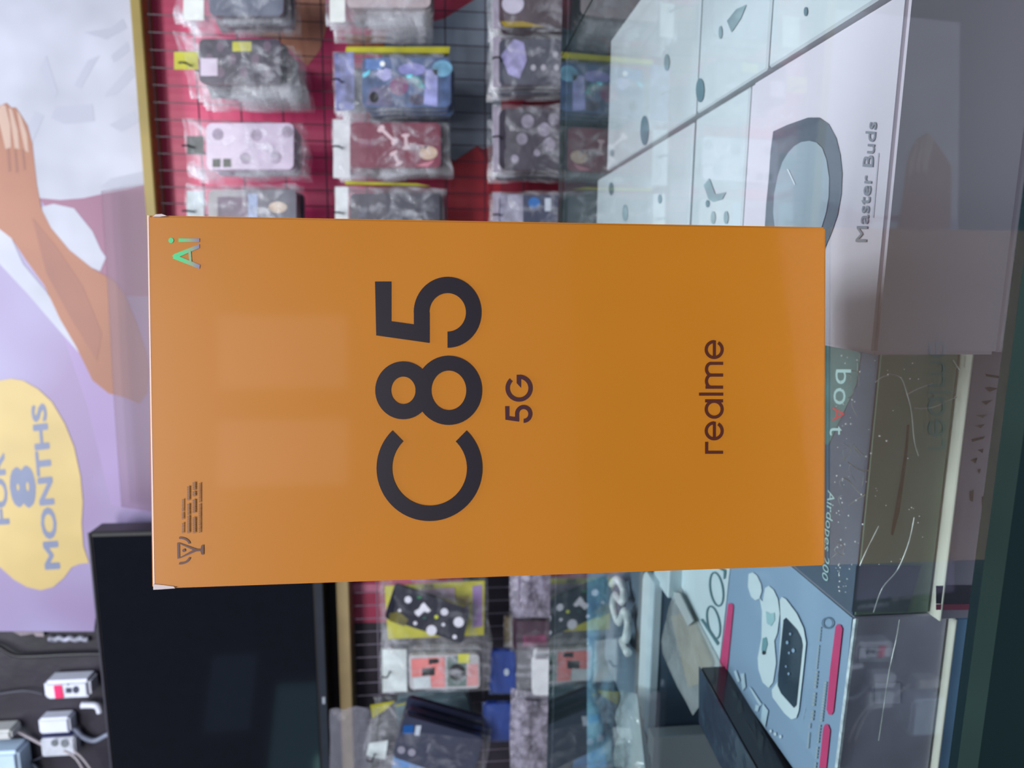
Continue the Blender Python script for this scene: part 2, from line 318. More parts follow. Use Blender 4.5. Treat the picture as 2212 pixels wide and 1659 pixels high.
letband('letter', ov(607, 470, 55, 140, 13, tilt=-.2)); glyph('letter', [[(500, 445), (520, 440), (655, 640), (640, 660)]], [], t6, SA, INKG, ga, .0009)
letband('letter', ov(632, 200, 58, 145, 13, tilt=-.15))
glyph('letter', [[(690, 120), (705, 110), (712, 45), (690, 30)], [(700, 60), (712, 45), (640, 10), (630, 20)]], [], t6, SA, INKG, ga, .0009)
P6('earbud_print', [(895, 75), (930, 62), (965, 90), (998, 160), (1003, 215), (985, 275), (950, 290), (915, 260), (890, 180)], WH)
P6('earbud_print', [(985, 270), (1010, 300), (1030, 190), (1060, 172), (1100, 205), (1135, 280), (1150, 400), (1130, 560), (1105, 620), (1120, 800), (1095, 960), (1060, 1005), (1010, 960), (975, 850), (970, 760), (1000, 600), (1005, 380)], WH)
P6('earbud_tip', [(1035, 380), (1070, 400), (1105, 390), (1110, 450), (1080, 500), (1045, 480)], LTEAL, .0009); P6('earbud_tip', [(1010, 600), (1040, 590), (1050, 650), (1030, 720), (1000, 700)], mat((120, 165, 172), .4), .0009); P6('earbud_dot', disc(1018, 718, 14, 17), mat((50, 60, 66), .4), .0011)
P6('case_print', [(1150, 290), (1165, 262), (1200, 280), (1290, 400), (1345, 520), (1365, 640), (1340, 880), (1305, 1190), (1285, 1250), (1245, 1262), (1190, 1215), (1090, 1080), (1085, 1020), (1130, 960), (1160, 520)], WH, .0008)
P6('case_inside', [(1180, 450), (1200, 432), (1290, 530), (1325, 600), (1335, 660), (1285, 1145), (1265, 1168), (1160, 1050), (1132, 985), (1135, 900)], CASED, .0011)
for (x, y, r) in ((1235, 565, 9), (1210, 635, 11), (1260, 700, 13), (1225, 720, 8), (1200, 830, 7), (1222, 890, 9)): P6('case_glint', disc(x, y, r, r * 1.4, 8), mat((150, 175, 200), .3), .0014)
P6('red_pill', [(1605, 505), (1620, 484), (1645, 490), (1662, 520), (1625, 860), (1588, 1200), (1572, 1226), (1548, 1222), (1530, 1180), (1560, 860)], PINK)
P6('red_pill', [(1505, 1330), (1520, 1300), (1545, 1305), (1562, 1350), (1530, 1659), (1495, 2000), (1440, 2000), (1470, 1659)], PINK)
PALE = mat((170, 182, 186), .4, 1, .1, 50)
for (xa, ya, xb, yb, wd) in ((1400, 1270, 1440, 860, 22), (1440, 850, 1475, 500, 12), (1475, 1280, 1512, 950, 22), (1370, 1500, 1388, 1290, 14), (1430, 1659, 1470, 1300, 14), (1330, 1270, 1350, 1170, 4)):
    n = 14
    for k in range(n):
        if random.random() < .18: continue
        a = k / n; bq = (k + .7) / n; xs = xa + (xb - xa) * a; ys = ya + (yb - ya) * a; xe = xa + (xb - xa) * bq; ye = ya + (yb - ya) * bq
        P6('small_print', [(xs, ys), (xs + wd, ys), (xe + wd, ye), (xe, ye)], PALE, .0008)
glyph('icon_outline', [], [arcband(1540, 475, (48, 48), (38, 38), 0, 360, 16)], t6, SA, mat((100, 120, 140), .4), ga, .0008)
for q in ([(775, 870), (795, 860), (825, 950), (805, 960)], [(830, 890), (860, 885), (872, 1000), (845, 1030)], [(895, 990), (920, 1010), (1005, 1140), (985, 1155)], [(955, 1140), (985, 1150), (970, 1200), (945, 1190)], [(1010, 1130), (1055, 1190), (1030, 1330), (995, 1270)]): P6('small_icon', q, mat((186, 208, 220), .4, 1, .1, 50), .0008)
for x, y in ((1075, 1358), (1112, 1382), (1155, 1403)): P6('small_icon', disc(x, y, 11, 14, 8), WH, .0008)
# worn white corner edge along the near side of the box
vs = [SA.p(x, y, .0006) for x, y in ((1843, 1338), (1849, 1336), (1809, 1659), (1803, 1659))]
link('highlight_or_worn_edge', prism_me(vs, (0, 0, -.001)), mat((210, 220, 228), .3, 1, .3, 300), ga)
SAf = wall(YA0)
for q in (rect(1855, 1400, 1930, 1430), rect(1890, 1475, 1945, 1520)):
    patch('faint_print', q, SAf, mat((176, 174, 190), .35, 1.5, .15, 60, coat=.5), ga, .0002)
patch('faint_print', [(q[0], q[1]) for q in rect(1872, 1407, 1905, 1422)], SAf, LIL, ga, .0003)
# shrink-wrapped olive box with earbuds print
YO = .2238; XO0, XO1 = -.1275, -.0236
bO = wall(YO).p(2010, 1293).z
ob_ = thing('earbuds_box', 'shrink-wrapped olive-grey earbuds box with a thin black slit, below the orange box', 'box', (-.075, .27, bO))
OLV = mat((92, 112, 98), .4, 1.5, .12, 25); SLATE = mat((76, 88, 108), .35, 1, .15, 40)
link('carton', box_me(XO0, XO1, YO, .315, bO, ZA, .0006), OLV, ob_)
link('lid_print', box_me(XO0 + .0003, XO1 - .0003, YO + .0003, .3147, ZA - .0002, ZA + .0005, 0), SLATE, ob_)
SO = flat(ZA + .0005); SOf = wall(YO)
CY = mat((185, 215, 212), .4)
TQ = mat((84, 150, 140), .4, 1, .1, 40)
patch('teal_corner', [(1770, 700), (1860, 765), (1850, 830), (1790, 960), (1770, 960)], SO, mat((86, 118, 118), .4, 1, .2, 60), ob_, .0003)
t5 = lambda x, y: (1760 + x / 2.675, 740 + y / 2.675)
for s_, y0_, y1_, m_ in (('b', 155, 240, CY), ('o', 262, 358, CY), ('A', 372, 455, mat((215, 60, 70), .4)), ('t', 482, 536, CY)):
    x0_ = {'b': (120, 210), 'o': (108, 178), 'A': (103, 170), 't': (86, 158)}[s_]
    writing('letter', s_, [t5(x0_[0], y0_), t5(x0_[0], y1_), t5(x0_[1], y1_), t5(x0_[1], y0_)], SO, m_, ob_, .0)
writing('lettering', 'Airdopes 200', [t5(62, 850), t5(30, 1370), t5(75, 1380), t5(118, 850)], SO, CY, ob_, .0, shear=.3)
patch('black_slit', [t5(*q) for q in ((535, 475), (548, 475), (535, 650), (515, 800), (490, 980), (452, 1115), (440, 1110), (465, 960), (495, 800), (518, 640))], SOf, mat((16, 16, 16), .5), ob_, .0003)
patch('bluish_patch', [(1850, 1222), (1990, 1222), (1960, 1322), (1840, 1322)], SOf, mat((92, 104, 114), .35, 1, .3, 30), ob_, .0002)  # bluer tone painted where the orange box's reflection in the glass ends
# film over it, with bright creases
def film_sheet(name, P, n, m, parent, amp, nx=26, ny=14, seed=0, freq=60):
    a, b_, c_, d_ = [Vector(p) for p in P]; vs = []; fs = []
    for j in range(ny + 1):
        for i in range(nx + 1):
            u, v = i / nx, j / ny; p = (a * (1 - u) + b_ * u) * (1 - v) + (d_ * (1 - u) + c_ * u) * v
            k = abs(noise.noise(p * freq + Vector((seed, 0, 0)))) * amp; vs.append(p + Vector(n) * k)
    for j in range(ny):
        for i in range(nx): q = j * (nx + 1) + i; fs.append((q, q + 1, q + nx + 2, q + nx + 1))
    return link(name, pydata(vs, fs), m, parent, smooth=True)
film_sheet('shrink_wrap', [(XO0, YO - .0008, bO), (XO1, YO - .0008, bO), (XO1, YO - .0008, ZA), (XO0, YO - .0008, ZA)], (0, -1, 0), WRAP, ob_, .0012, seed=3)
film_sheet('shrink_wrap', [(XO0, YO, ZA + .0012), (XO1, YO, ZA + .0012), (XO1, .30, ZA + .0012), (XO0, .30, ZA + .0012)], (0, 0, 1), WRAP, ob_, .0012, seed=9)
film_sheet('shrink_wrap', [(XA0, YA0 - .0006, bA), (XA1, YA0 - .0006, bA), (XA1, YA0 - .0006, ZA), (XA0, YA0 - .0006, ZA)], (0, -1, 0), WRAP, ga, .001, seed=5)
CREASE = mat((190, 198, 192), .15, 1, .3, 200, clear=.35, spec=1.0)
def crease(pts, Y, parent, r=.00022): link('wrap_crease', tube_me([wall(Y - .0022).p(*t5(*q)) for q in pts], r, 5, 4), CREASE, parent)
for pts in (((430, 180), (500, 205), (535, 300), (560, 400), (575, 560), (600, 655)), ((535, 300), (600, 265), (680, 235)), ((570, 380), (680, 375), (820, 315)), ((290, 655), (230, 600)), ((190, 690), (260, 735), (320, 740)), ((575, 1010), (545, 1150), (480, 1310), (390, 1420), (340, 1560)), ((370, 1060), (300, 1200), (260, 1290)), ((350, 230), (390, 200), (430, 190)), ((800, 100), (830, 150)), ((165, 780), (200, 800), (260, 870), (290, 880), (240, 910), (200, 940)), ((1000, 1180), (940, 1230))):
    crease(pts, YO, ob_)
for pts in (((490, 1600), (470, 1720), (430, 1900), (400, 2100), (370, 2300)),): crease(pts, YA0, ga)
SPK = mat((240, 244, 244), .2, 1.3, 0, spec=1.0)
def bead(x, y, r=.0004):  # tiny white spheres standing in for glints on the film
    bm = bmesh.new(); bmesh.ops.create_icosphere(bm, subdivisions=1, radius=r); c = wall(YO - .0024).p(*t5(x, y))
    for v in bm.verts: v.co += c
    link('wrap_glint', bm_mesh(bm), SPK, ob_, smooth=True)
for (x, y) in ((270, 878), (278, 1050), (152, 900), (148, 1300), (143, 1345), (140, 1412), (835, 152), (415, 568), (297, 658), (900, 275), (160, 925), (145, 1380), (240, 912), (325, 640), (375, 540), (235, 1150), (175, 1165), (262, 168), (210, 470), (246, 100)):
    bead(x, y)
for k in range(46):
    bead(random.uniform(120, 200) + random.gauss(0, 20), random.uniform(60, 1450), random.uniform(.0002, .00045))
for k in range(26): bead(random.uniform(240, 640), random.uniform(100, 1300), random.uniform(.00015, .0003))
for k in range(16):
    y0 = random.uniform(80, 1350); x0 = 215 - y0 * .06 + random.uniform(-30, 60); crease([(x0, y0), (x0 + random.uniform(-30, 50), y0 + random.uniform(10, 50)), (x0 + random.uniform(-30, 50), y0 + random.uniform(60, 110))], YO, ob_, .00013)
# lower boxes: cream lids and printed fronts
b3 = thing('printed_box', 'taupe box with a cream lid and black print, under the olive-grey box', 'box', (-.075, .27, SHZ))
zt = bO - .0006; YL = flat(zt).p(2052, 1150).y
link('lid', box_me(XO0 - .001, XO1, YL, .31, zt - .0012, zt, .0004), CREAM, b3)
TAU = mat((128, 120, 134), .45, 1.5, .12, 30)
link('base', box_me(XO0 - .0005, XO1, YL + .0006, .31, SHZ, zt - .0013, .0004), TAU, b3)
S3 = wall(YL + .0006); BLK = mat((66, 62, 74), .45)
for q in (((980, 260), (1010, 255), (1060, 265), (1010, 285)), ((960, 340), (1030, 330), (990, 360)), ((930, 420), (1000, 415), (970, 435)), ((920, 480), (985, 470), (960, 495)), ((905, 560), (985, 540), (975, 556), (910, 575)), ((900, 680), (940, 665), (930, 700)), ((940, 735), (960, 730), (950, 760)), ((940, 620), (975, 612), (970, 640)), ((895, 860), (920, 850), (915, 920), (898, 915)), ((965, 890), (985, 885), (980, 950), (966, 945)), ((985, 180), (1110, 200), (1100, 212), (990, 195))):
    patch('black_print', [t5(*p_) for p_ in q], S3, BLK, b3, .0003)
patch('dark_band', [t5(*p_) for p_ in ((700, 1405), (960, 1405), (955, 1510), (700, 1510))], S3, mat((44, 40, 62), .4), b3, .0004)
patch('pink_band', [t5(*p_) for p_ in ((700, 1512), (955, 1512), (955, 1545), (700, 1545))], S3, mat((150, 60, 90), .4), b3, .0005)
b4 = thing('blue_box', 'grey-blue box with a thin cream lid edge, under the printed earbuds box', 'box', (-.17, .27, SHZ))
link('lid', box_me(XA0 - .04, XO0 - .0016, YA0 - .003, .31, bA - .0018, bA - .0006, .0004), CREAM, b4)
link('base', box_me(XA0 - .04, XO0 - .0016, YA0 - .0024, .31, SHZ, bA - .0019, .0004), mat((84, 116, 144), .4, 1.8, .25, 20), b4)

# dark long box at far left
top = [flat(-.045).p(x, y) for x, y in ((1511, 1437), (1540, 1442), (1634, 1659), (1640, 1673), (1556, 1673), (1549, 1659), (1510, 1575))]
q = [flat(-.045).p(1511, 1437), flat(-.045).p(1542, 1440), flat(-.045).p(1660, 1715), flat(-.045).p(1575, 1715), flat(-.045).p(1510, 1575)]
a_, b_ = flat(-.045).p(1512, 1560), flat(-.045).p(1512, 1440); dr = (flat(-.045).p(1634, 1659) - b_); 
nb = [b_, b_ + dr * 1.3, a_ + dr * 1.3, a_]
db = thing('dark_box', 'long navy-black box lying at a slant left of the printed earbuds box', 'box', (nb[0] + nb[2]) / 2 * 1 + Vector((0, 0, -.04)))
NAVY = mat((68, 74, 92), .18, .8, .35, 25, coat=.8, bump=.15, bscale=30)
link('carton', prism_me(nb, (0, 0, -.045), .0008), mat((34, 36, 40), .3, 1, .2, 30, coat=.5), db)
link('lid_print', prism_me([p_ + Vector((0, 0, .0007)) for p_ in nb], (0, 0, -.0006)), NAVY, db)
pr = lambda u, v, dz=0: nb[0] + (nb[1] - nb[0]) * u + Vector((0, 0, dz - .045 * v))
sd = (nb[1] - nb[0]).cross(Vector((0, 0, 1))).normalized()
if sd.x < 0: sd = -sd
def side_ring(u, v, ro, ri, m, n=20):
    vs = []; fs = []; e1 = (nb[1] - nb[0]).normalized(); e2 = Vector((0, 0, 1)); c = pr(u, v) + sd * .0004
    for k in range(n + 1):
        a = k * 2 * math.pi / n
        vs += [c + (e1 * math.cos(a) + e2 * math.sin(a)) * ro, c + (e1 * math.cos(a) + e2 * math.sin(a)) * ri]
    for k in range(n): fs.append((2 * k, 2 * k + 2, 2 * k + 3, 2 * k + 1))
    link('round_logo', pydata(vs, fs), m, db)
side_ring(.58, .45, .0042, .0028, mat((150, 150, 145), .4))
# open white tray with a dark inside
ZT = -.047
tr = thing('open_tray', 'white-rimmed tray standing on edge with dark slate inside, behind the printed earbuds box', 'tray', flat(ZT - .03).p(1450, 1420))
ZR = -.046; YT = flat(ZR).p(1406, 1420).y; YF = flat(ZR).p(1381, 1420).y; TX0 = flat(ZR).p(1405, 1600).x; TX1 = flat(ZR).p(1400, 1240).x
R_ = .010; arc = [(TX1 - R_ + R_ * math.sin(math.radians(90 - k * 15)), YF - R_ + R_ * math.cos(math.radians(90 - k * 15))) for k in range(7)]
link('rim', prism_me([Vector((x, y, ZR)) for x, y in [(TX0, YT), (TX1, YT)] + arc + [(TX0, YF)]], (0, 0, -.006), .0005), mat((214, 228, 238), .3, 1.1, .03, coat=.3), tr)
link('lining', box_me(TX0, TX1 - .001, YT + .0005, YT + .006, SHZ + .001, ZR - .002, .0004), mat((70, 90, 108), .6, 1.3, .2, 25), tr)
link('side_wall', box_me(TX0 - .004, TX0 - .0001, YT, YF, SHZ + .001, ZR - .001, .0004), mat((205, 222, 236), .3, 1.05, .03), tr)
YCB = YT - .012
lidded('cream_box', 'cream box at the photo edge, left of the standing tray', wall(YCB).p(1450, 1800).x, wall(YCB).p(1450, 1592).x, YCB, YT - .0005, SHZ, wall(YCB).p(1408, 1640).z, mat((226, 232, 222), .5, 1.25, .06, 20))
lidded('slate_carton', 'low slate carton in front of the standing tray', TX0 + .03, TX1 - .004, YT - .11, YT - .013, SHZ, -.095, mat((60, 78, 92), .5, 1.2, .2, 15))
# poly bag with beige card lying over the tray
def sheet_bag(name, raw4, z, thick, m, parent, seed=1, nx=16, ny=8):
    P = [flat(z).p(*q) for q in raw4]; vs = []; fs = []
    for s in (1, -1):
        for j in range(ny + 1):
            for i in range(nx + 1):
                u, v = i / nx, j / ny; p = (P[0] * (1 - u) + P[1] * u) * (1 - v) + (P[3] * (1 - u) + P[2] * u) * v
                h = thick * min(1, 6 * u * (1 - u) * 1.5) * min(1, 6 * v * (1 - v) * 1.5) * (.7 + .5 * noise.noise(p * 70 + Vector((seed, 0, s))))
                vs.append(p + Vector((0, 0, s * h)))
    N = (nx + 1) * (ny + 1)
    for s in (0, 1):
        for j in range(ny):
            for i in range(nx): q = s * N + j * (nx + 1) + i; f = (q, q + 1, q + nx + 2, q + nx + 1); fs.append(f if s else f[::-1])
    return link(name, pydata(vs, fs), m, parent, smooth=True)
ZB = -.058
bg = thing('accessory_bag', 'clear bag with a beige card leaning slantwise before the dark tray', 'bag', flat(ZT).p(1470, 1400))
sheet_bag('bag_film', [t6(110, 570), t6(330, 170), t6(700, 870), t6(440, 1230)], ZB, .0055, mat((200, 205, 205), .15, 1, .1, 60, bump=.6, bscale=45, clear=.55), bg, 4)
link('card', prism_me([flat(ZB + .001).p(*t6(*q)) for q in ((260, 420), (410, 380), (600, 800), (520, 960), (400, 1000))], (0, 0, -.003)), mat((176, 160, 128), .5, 1, .15, 30), bg)
link('paper_slip', prism_me([flat(ZB + .004).p(*t6(*q)) for q in ((260, 220), (330, 230), (440, 460), (400, 500))], (0, 0, -.001)), mat((190, 196, 196), .5), bg)
# white angular box at the back of the header
lidded('white_box', 'small white box between the open tray and the orange box', flat(-.05).p(1440, 1290).x, flat(-.05).p(1440, 1205).x, .40, .43, SHZ, -.05, WH)
lidded('dark_carton', 'dark slate carton at the back of the case behind the tray', TX0 - .02, TX1 + .01, YF + .003, .5445, SHZ, -.0465, mat((112, 130, 146), .5, 1, .3, 15))
# white cable coil behind the tray
Zc = -.041; cc = [(1322, 1262), (1335, 1252), (1348, 1275), (1345, 1300), (1330, 1285), (1325, 1310), (1338, 1345), (1350, 1320), (1357, 1345), (1352, 1380), (1345, 1385), (1356, 1410)]
cab = link('cable_bundle', tube_me([flat(Zc + .004 * (i % 2)).p(*q) for i, q in enumerate(cc)], .0032, 8, 6), mat((232, 236, 236), .35), None, flat(Zc).p(1335, 1330), True)
tag(cab, 'white charging cable bundled on the dark carton at the back of the case', 'cable')
# crumpled plastic at the back
def crumple(name, label, raw4, z0, thick, m, seed, cat='bag', amp=.007, nx=34, ny=14, up=None):
    P = [(wall(up) if up else flat(z0)).p(*q) for q in raw4]; dv = Vector((0, 1, 0)) if up else Vector((0, 0, 1)); vs = []; fs = []
    c = sum(P, Vector()) / 4
    for s in (1, -1):
        for j in range(ny + 1):
            for i in range(nx + 1):
                u, v = i / nx, j / ny; p = (P[0] * (1 - u) + P[1] * u) * (1 - v) + (P[3] * (1 - u) + P[2] * u) * v
                e = min(1, 5 * u * (1 - u)) * min(1, 5 * v * (1 - v))
                h = thick * e + amp * e * (noise.noise(p * 55 + Vector((seed, 0, s))) + .6 * abs(noise.noise(p * 130 + Vector((seed, 5, s)))))
                vs.append(p + dv * (s * max(h, 0)))
    N = (nx + 1) * (ny + 1)
    for s in (0, 1):
        for j in range(ny):
            for i in range(nx): q = s * N + j * (nx + 1) + i; f = (q, q + 1, q + nx + 2, q + nx + 1); fs.append(f if s else f[::-1])
    o = link(name, pydata(vs, fs), m, None, (c.x, c.y, min(v.z for v in vs)), True); return tag(o, label, cat)
crumple('plastic_bag', 'crumpled sky-blue plastic bag along the back of the case', [(1268, 1700), (1268, 1225), (1336, 1225), (1342, 1700)], 0, .003, mat((124, 172, 222), .2, 1.4, .4, 35, coat=.5, bump=.5, bscale=60, clear=.15), 3, amp=.005, up=.5535)
crumple('plastic_bag', 'crumpled milky plastic bag in front of the blue one, by the tray', [(1342, 1720), (1340, 1490), (1376, 1500), (1400, 1720)], -.034, .006, mat((170, 188, 192), .2, 1.05, .3, 35, coat=.5, bump=.5, bscale=60, clear=.35), 13)

# ================================================================ back wall: poster, boards, grids
YP = 1.236
Wp = wall(YP)
def wquad(x0, y0, x1, y1): return rect(x0, y0, x1, y1)
po = thing('banner_poster', 'large lilac banner with a raised arm in white cloth and a yellow 8 months badge', 'poster', Wp.p(330, 600))
LILAC = bpy.data.materials.new('lilac_print'); LILAC.use_nodes = True; nt = LILAC.node_tree; b = nt.nodes['Principled BSDF']; b.inputs['Roughness'].default_value = .4
tc = nt.nodes.new('ShaderNodeTexCoord'); sp = nt.nodes.new('ShaderNodeTexNoise'); sp.inputs['Scale'].default_value = 2.6; rp = nt.nodes.new('ShaderNodeValToRGB')
nt.links.new(tc.outputs['Object'], sp.inputs['Vector']); nt.links.new(sp.outputs[0], rp.inputs[0]); nt.links.new(rp.outputs[0], b.inputs['Base Color'])
e = rp.color_ramp.elements; e[0].position = .4; e[0].color = (lin(138), lin(118), lin(158), 1); e[1].position = .6; e[1].color = (lin(154), lin(150), lin(188), 1)
pp = [Wp.p(x, y) for x, y in ((-80, -60), (285, -60), (345, 470), (352, 1100), (215, 1250), (203, 1364), (-80, 1364))]
link('sheet', prism_me(pp, (0, .004, 0)), LILAC, po)
SP = Wp
CLOTH = mat((206, 208, 226), .45, .68, .13, 9); CLS = mat((198, 200, 220), .45, .66, .06, 5); SKIN = mat((176, 112, 84), .45, .74, .18, 5); SKINL = mat((208, 172, 156), .45, .76, .08, 8); SKIND = mat((166, 102, 82), .45, .72, .12, 8)
MAU = mat((156, 100, 132), .45, .76, .10, 5); YEL = mat((220, 192, 124), .45, .74, .10, 8); BLT = mat((112, 120, 150), .45, 1, .05)
L1, L2, L3, L4, L5 = .0002, .0004, .0006, .0008, .0010
patch('mauve_print', [(60, 400), (320, 395), (340, 480), (330, 640), (235, 640), (160, 520)], SP, MAU, po, L1)
patch('violet_print', [(100, 620), (235, 620), (330, 700), (340, 900), (325, 1110), (240, 1090), (190, 880)], SP, mat((152, 130, 176), .45, 1, .12, 4), po, L1)
patch('cloth_print', [(-80, -60), (283, -60), (313, 300), (318, 398), (270, 410), (225, 418), (180, 428), (130, 432), (85, 428), (-80, 430)], SP, CLOTH, po, L2)
for q in ([(283, 140), (296, 160), (250, 205), (225, 210), (230, 200)], [(120, 230), (200, 225), (205, 262), (140, 268), (110, 255)], [(235, 270), (290, 240), (300, 262), (262, 285)], [(60, 330), (95, 250), (75, 240), (45, 310)], [(215, 405), (240, 385), (310, 370), (318, 397), (250, 412)], [(180, 70), (240, 60), (265, 40), (275, 60), (230, 85)], [(100, 120), (125, 200), (118, 210), (85, 150)], [(190, 130), (215, 120), (175, 190), (160, 185)], [(240, 120), (275, 90), (280, 110), (246, 135)]):
    patch('fold_print', q, SP, CLS, po, L3)
patch('sleeve_print', [(90, 447), (115, 440), (160, 450), (200, 500), (218, 540), (229, 556), (216, 586), (180, 570), (130, 520), (98, 480)], SP, CLOTH, po, L3)
patch('sleeve_print', [(-10, 480), (25, 515), (50, 570), (100, 630), (160, 725), (182, 775), (120, 705), (60, 635), (-10, 560)], SP, CLOTH, po, L3)
arm = [(-60, 300), (-20, 250), (0, 228), (14, 222), (24, 232), (34, 232), (44, 246), (60, 272), (70, 310), (74, 350), (80, 400), (90, 452), (110, 492), (150, 540), (200, 580), (245, 605), (272, 640), (296, 700), (316, 760), (322, 800), (318, 850), (300, 872), (268, 858), (235, 850), (200, 822), (165, 750), (130, 690), (95, 615), (55, 560), (25, 515), (-20, 480), (-60, 450)]
patch('arm_print', arm, SP, SKIN, po, L4)
for q in ([(-8, 240), (4, 226), (12, 228), (22, 270), (24, 318), (12, 322), (2, 280)], [(18, 232), (26, 236), (38, 280), (42, 322), (32, 320), (26, 280)], [(36, 238), (44, 248), (58, 290), (62, 330), (54, 325), (44, 280)]): patch('finger_print', q, SP, SKINL, po, L5)
for q in ([(14, 322), (20, 322), (24, 370), (18, 372)], [(30, 322), (35, 322), (40, 372), (34, 374)], [(46, 322), (51, 322), (56, 366), (51, 368)], [(70, 470), (120, 530), (180, 620), (220, 720), (210, 780), (160, 700), (100, 590)]): patch('skin_shade_print', q, SP, SKIND, po, L5)
patch('badge_print', [(-80, 825), (0, 822), (25, 818), (50, 822), (82, 840), (112, 868), (140, 915), (160, 965), (174, 1030), (179, 1085), (176, 1130), (180, 1180), (192, 1216), (172, 1218), (155, 1225), (138, 1248), (115, 1268), (88, 1275), (58, 1268), (30, 1252), (0, 1225), (-80, 1190)], SP, YEL, po, L4)
writing('lettering', 'MONTHS', [(129, 1226), (98, 873), (68, 877), (98, 1228)], SP, BLT, po, .035, L5)
writing('lettering', '8', [(76, 1086), (70, 1014), (22, 1018), (28, 1090)], SP, BLT, po, .06, L5)
writing('lettering', 'FOR', [(20, 1130), (8, 980), (-22, 984), (-10, 1132)], SP, BLT, po, .03, L5)
# translucent strip that darkens the lower part of the banner
ac = link('tinted_strip', prism_me([wall(1.215).p(x, y) for x, y in ((218, 412), (318, 398), (352, 1108), (262, 1095), (245, 860), (232, 620))], (0, .003, 0)), mat((96, 56, 92), .2, 1, .1, 5, clear=.66), None, wall(1.215).p(285, 760))
tag(ac, 'dark translucent strip over the lower edge of the lilac banner', 'strip')

# grid boards
WOOD = mat((158, 138, 98), .45, .85, .2, 12); WOODO = mat((146, 126, 60), .45, .9, .2, 12)
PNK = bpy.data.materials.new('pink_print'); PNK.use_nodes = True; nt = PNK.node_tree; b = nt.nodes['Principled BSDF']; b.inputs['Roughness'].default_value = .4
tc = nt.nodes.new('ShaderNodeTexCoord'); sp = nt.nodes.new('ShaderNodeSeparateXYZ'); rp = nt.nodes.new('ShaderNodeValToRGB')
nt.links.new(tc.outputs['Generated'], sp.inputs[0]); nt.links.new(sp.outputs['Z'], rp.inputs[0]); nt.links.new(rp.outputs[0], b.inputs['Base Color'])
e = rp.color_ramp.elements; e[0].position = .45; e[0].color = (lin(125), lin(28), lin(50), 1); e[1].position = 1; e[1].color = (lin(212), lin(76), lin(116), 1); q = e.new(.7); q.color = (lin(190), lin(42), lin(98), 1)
YB, YG = 1.228, 1.2
zT = wall(1.2).p(345, 465).z
rb = thing('grid_board', 'pink-backed wire grid board with a gold wooden top rail, right of the orange box', 'display board', (.3, YB, -.4))
XR0 = -.30
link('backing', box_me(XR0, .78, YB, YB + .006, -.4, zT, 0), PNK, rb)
link('top_rail', box_me(XR0, .78, YG - .012, YB + .006, zT, wall(YG - .012).p(315, 465).z, .002), [WOODO], rb)
SBk = wall(YB)
def bp(name, raw, rgb, var=.1, lift=.0006, gain=1.0): return patch(name, raw, SBk, mat(rgb, .4, gain, var, 12), rb, lift)
bp('dark_hair_print', [(462, 15), (505, 20), (510, 70), (480, 72), (468, 50)], (70, 45, 60))
bp('face_print', [(500, -30), (700, -30), (706, 60), (690, 110), (664, 142), (640, 120), (600, 85), (560, 78), (505, 60)], (176, 122, 100), .2)
bp('grey_blue_print', [(835, 72), (960, 40), (1072, -30), (1085, 300), (1045, 322), (1030, 315), (980, 348), (960, 330), (800, 330), (800, 240), (830, 100)], (118, 130, 146), .25)
bp('orange_print', [(742, 72), (832, 78), (832, 100), (752, 100)], (140, 86, 50), .4)
bp('red_print', [(1030, 318), (1082, 385), (1082, 560), (958, 560), (975, 352)], (158, 30, 48), .1, .0008)
# left board
lb = thing('grid_board', 'dark wire grid board under the television, with a tan wooden top rail', 'display board', (-.9, YB, -.4))
XL1 = -.535; zL = wall(1.19).p(757, 1300).z
link('backing', box_me(-1.5, XL1, YB, YB + .006, -.4, zL, 0), mat((40, 34, 46), .5, 1, .3, 8), lb)
link('top_rail', box_me(-1.5, XL1, 1.178, YB + .006, zL, wall(1.178).p(727, 1300).z, .002), WOOD, lb)
patch('pink_print', [(745, 1240), (1000, 1240), (1000, 1345), (745, 1345)], SBk, mat((165, 55, 88), .4, 1, .2, 10), lb, .0006)
bp2 = patch('white_stripe_print', [(755, 1262), (825, 1262), (825, 1277), (755, 1277)], SBk, mat((200, 120, 150), .4), lb, .0012)
WIRE = mat((52, 44, 58), .35, 1, .1); WIREL = mat((120, 112, 128), .3, 1, .1)
def grid(parent, x0, x1, z0, z1, m, xoff, zref):
    vert = tube_me([(0, 0, z0), (0, 0, z1)], .0009, 6, 0)
    k = 0; x = xoff
    while x - .0265 > x0: x -= .0265
    first = None
    while x < x1:
        if first is None:
            me = vert.copy(); first = link('vertical_wire', vert, m, parent); first.location = Vector((x, YG, 0)); 
        else:
            c = first.copy(); C.objects.link(c); c.location = Vector((x, YG, 0)); c.parent = parent
        x += .0265
    first2 = None; z = zref
    while z - .067 > z0: z -= .067
    hm = tube_me([(x0, 0, 0), (x1, 0, 0)], .0011, 6, 0)
    while z < z1:
        if first2 is None: first2 = link('horizontal_wire', hm, m, parent); first2.location = Vector((0, YG + .0021, z))
        else: c = first2.copy(); C.objects.link(c); c.location = Vector((0, YG + .0021, z)); c.parent = parent
        z += .067
xo = wall(YG).p(960, 97).x; zo = wall(YG).p(962, 150).z
grid(rb, XR0 + .01, .77, -.38, zT - .001, WIRE, xo, zo); grid(lb, -1.49, XL1 - .01, -.38, zL - .001, WIREL, wall(YG).p(790, 1420).x, zo)

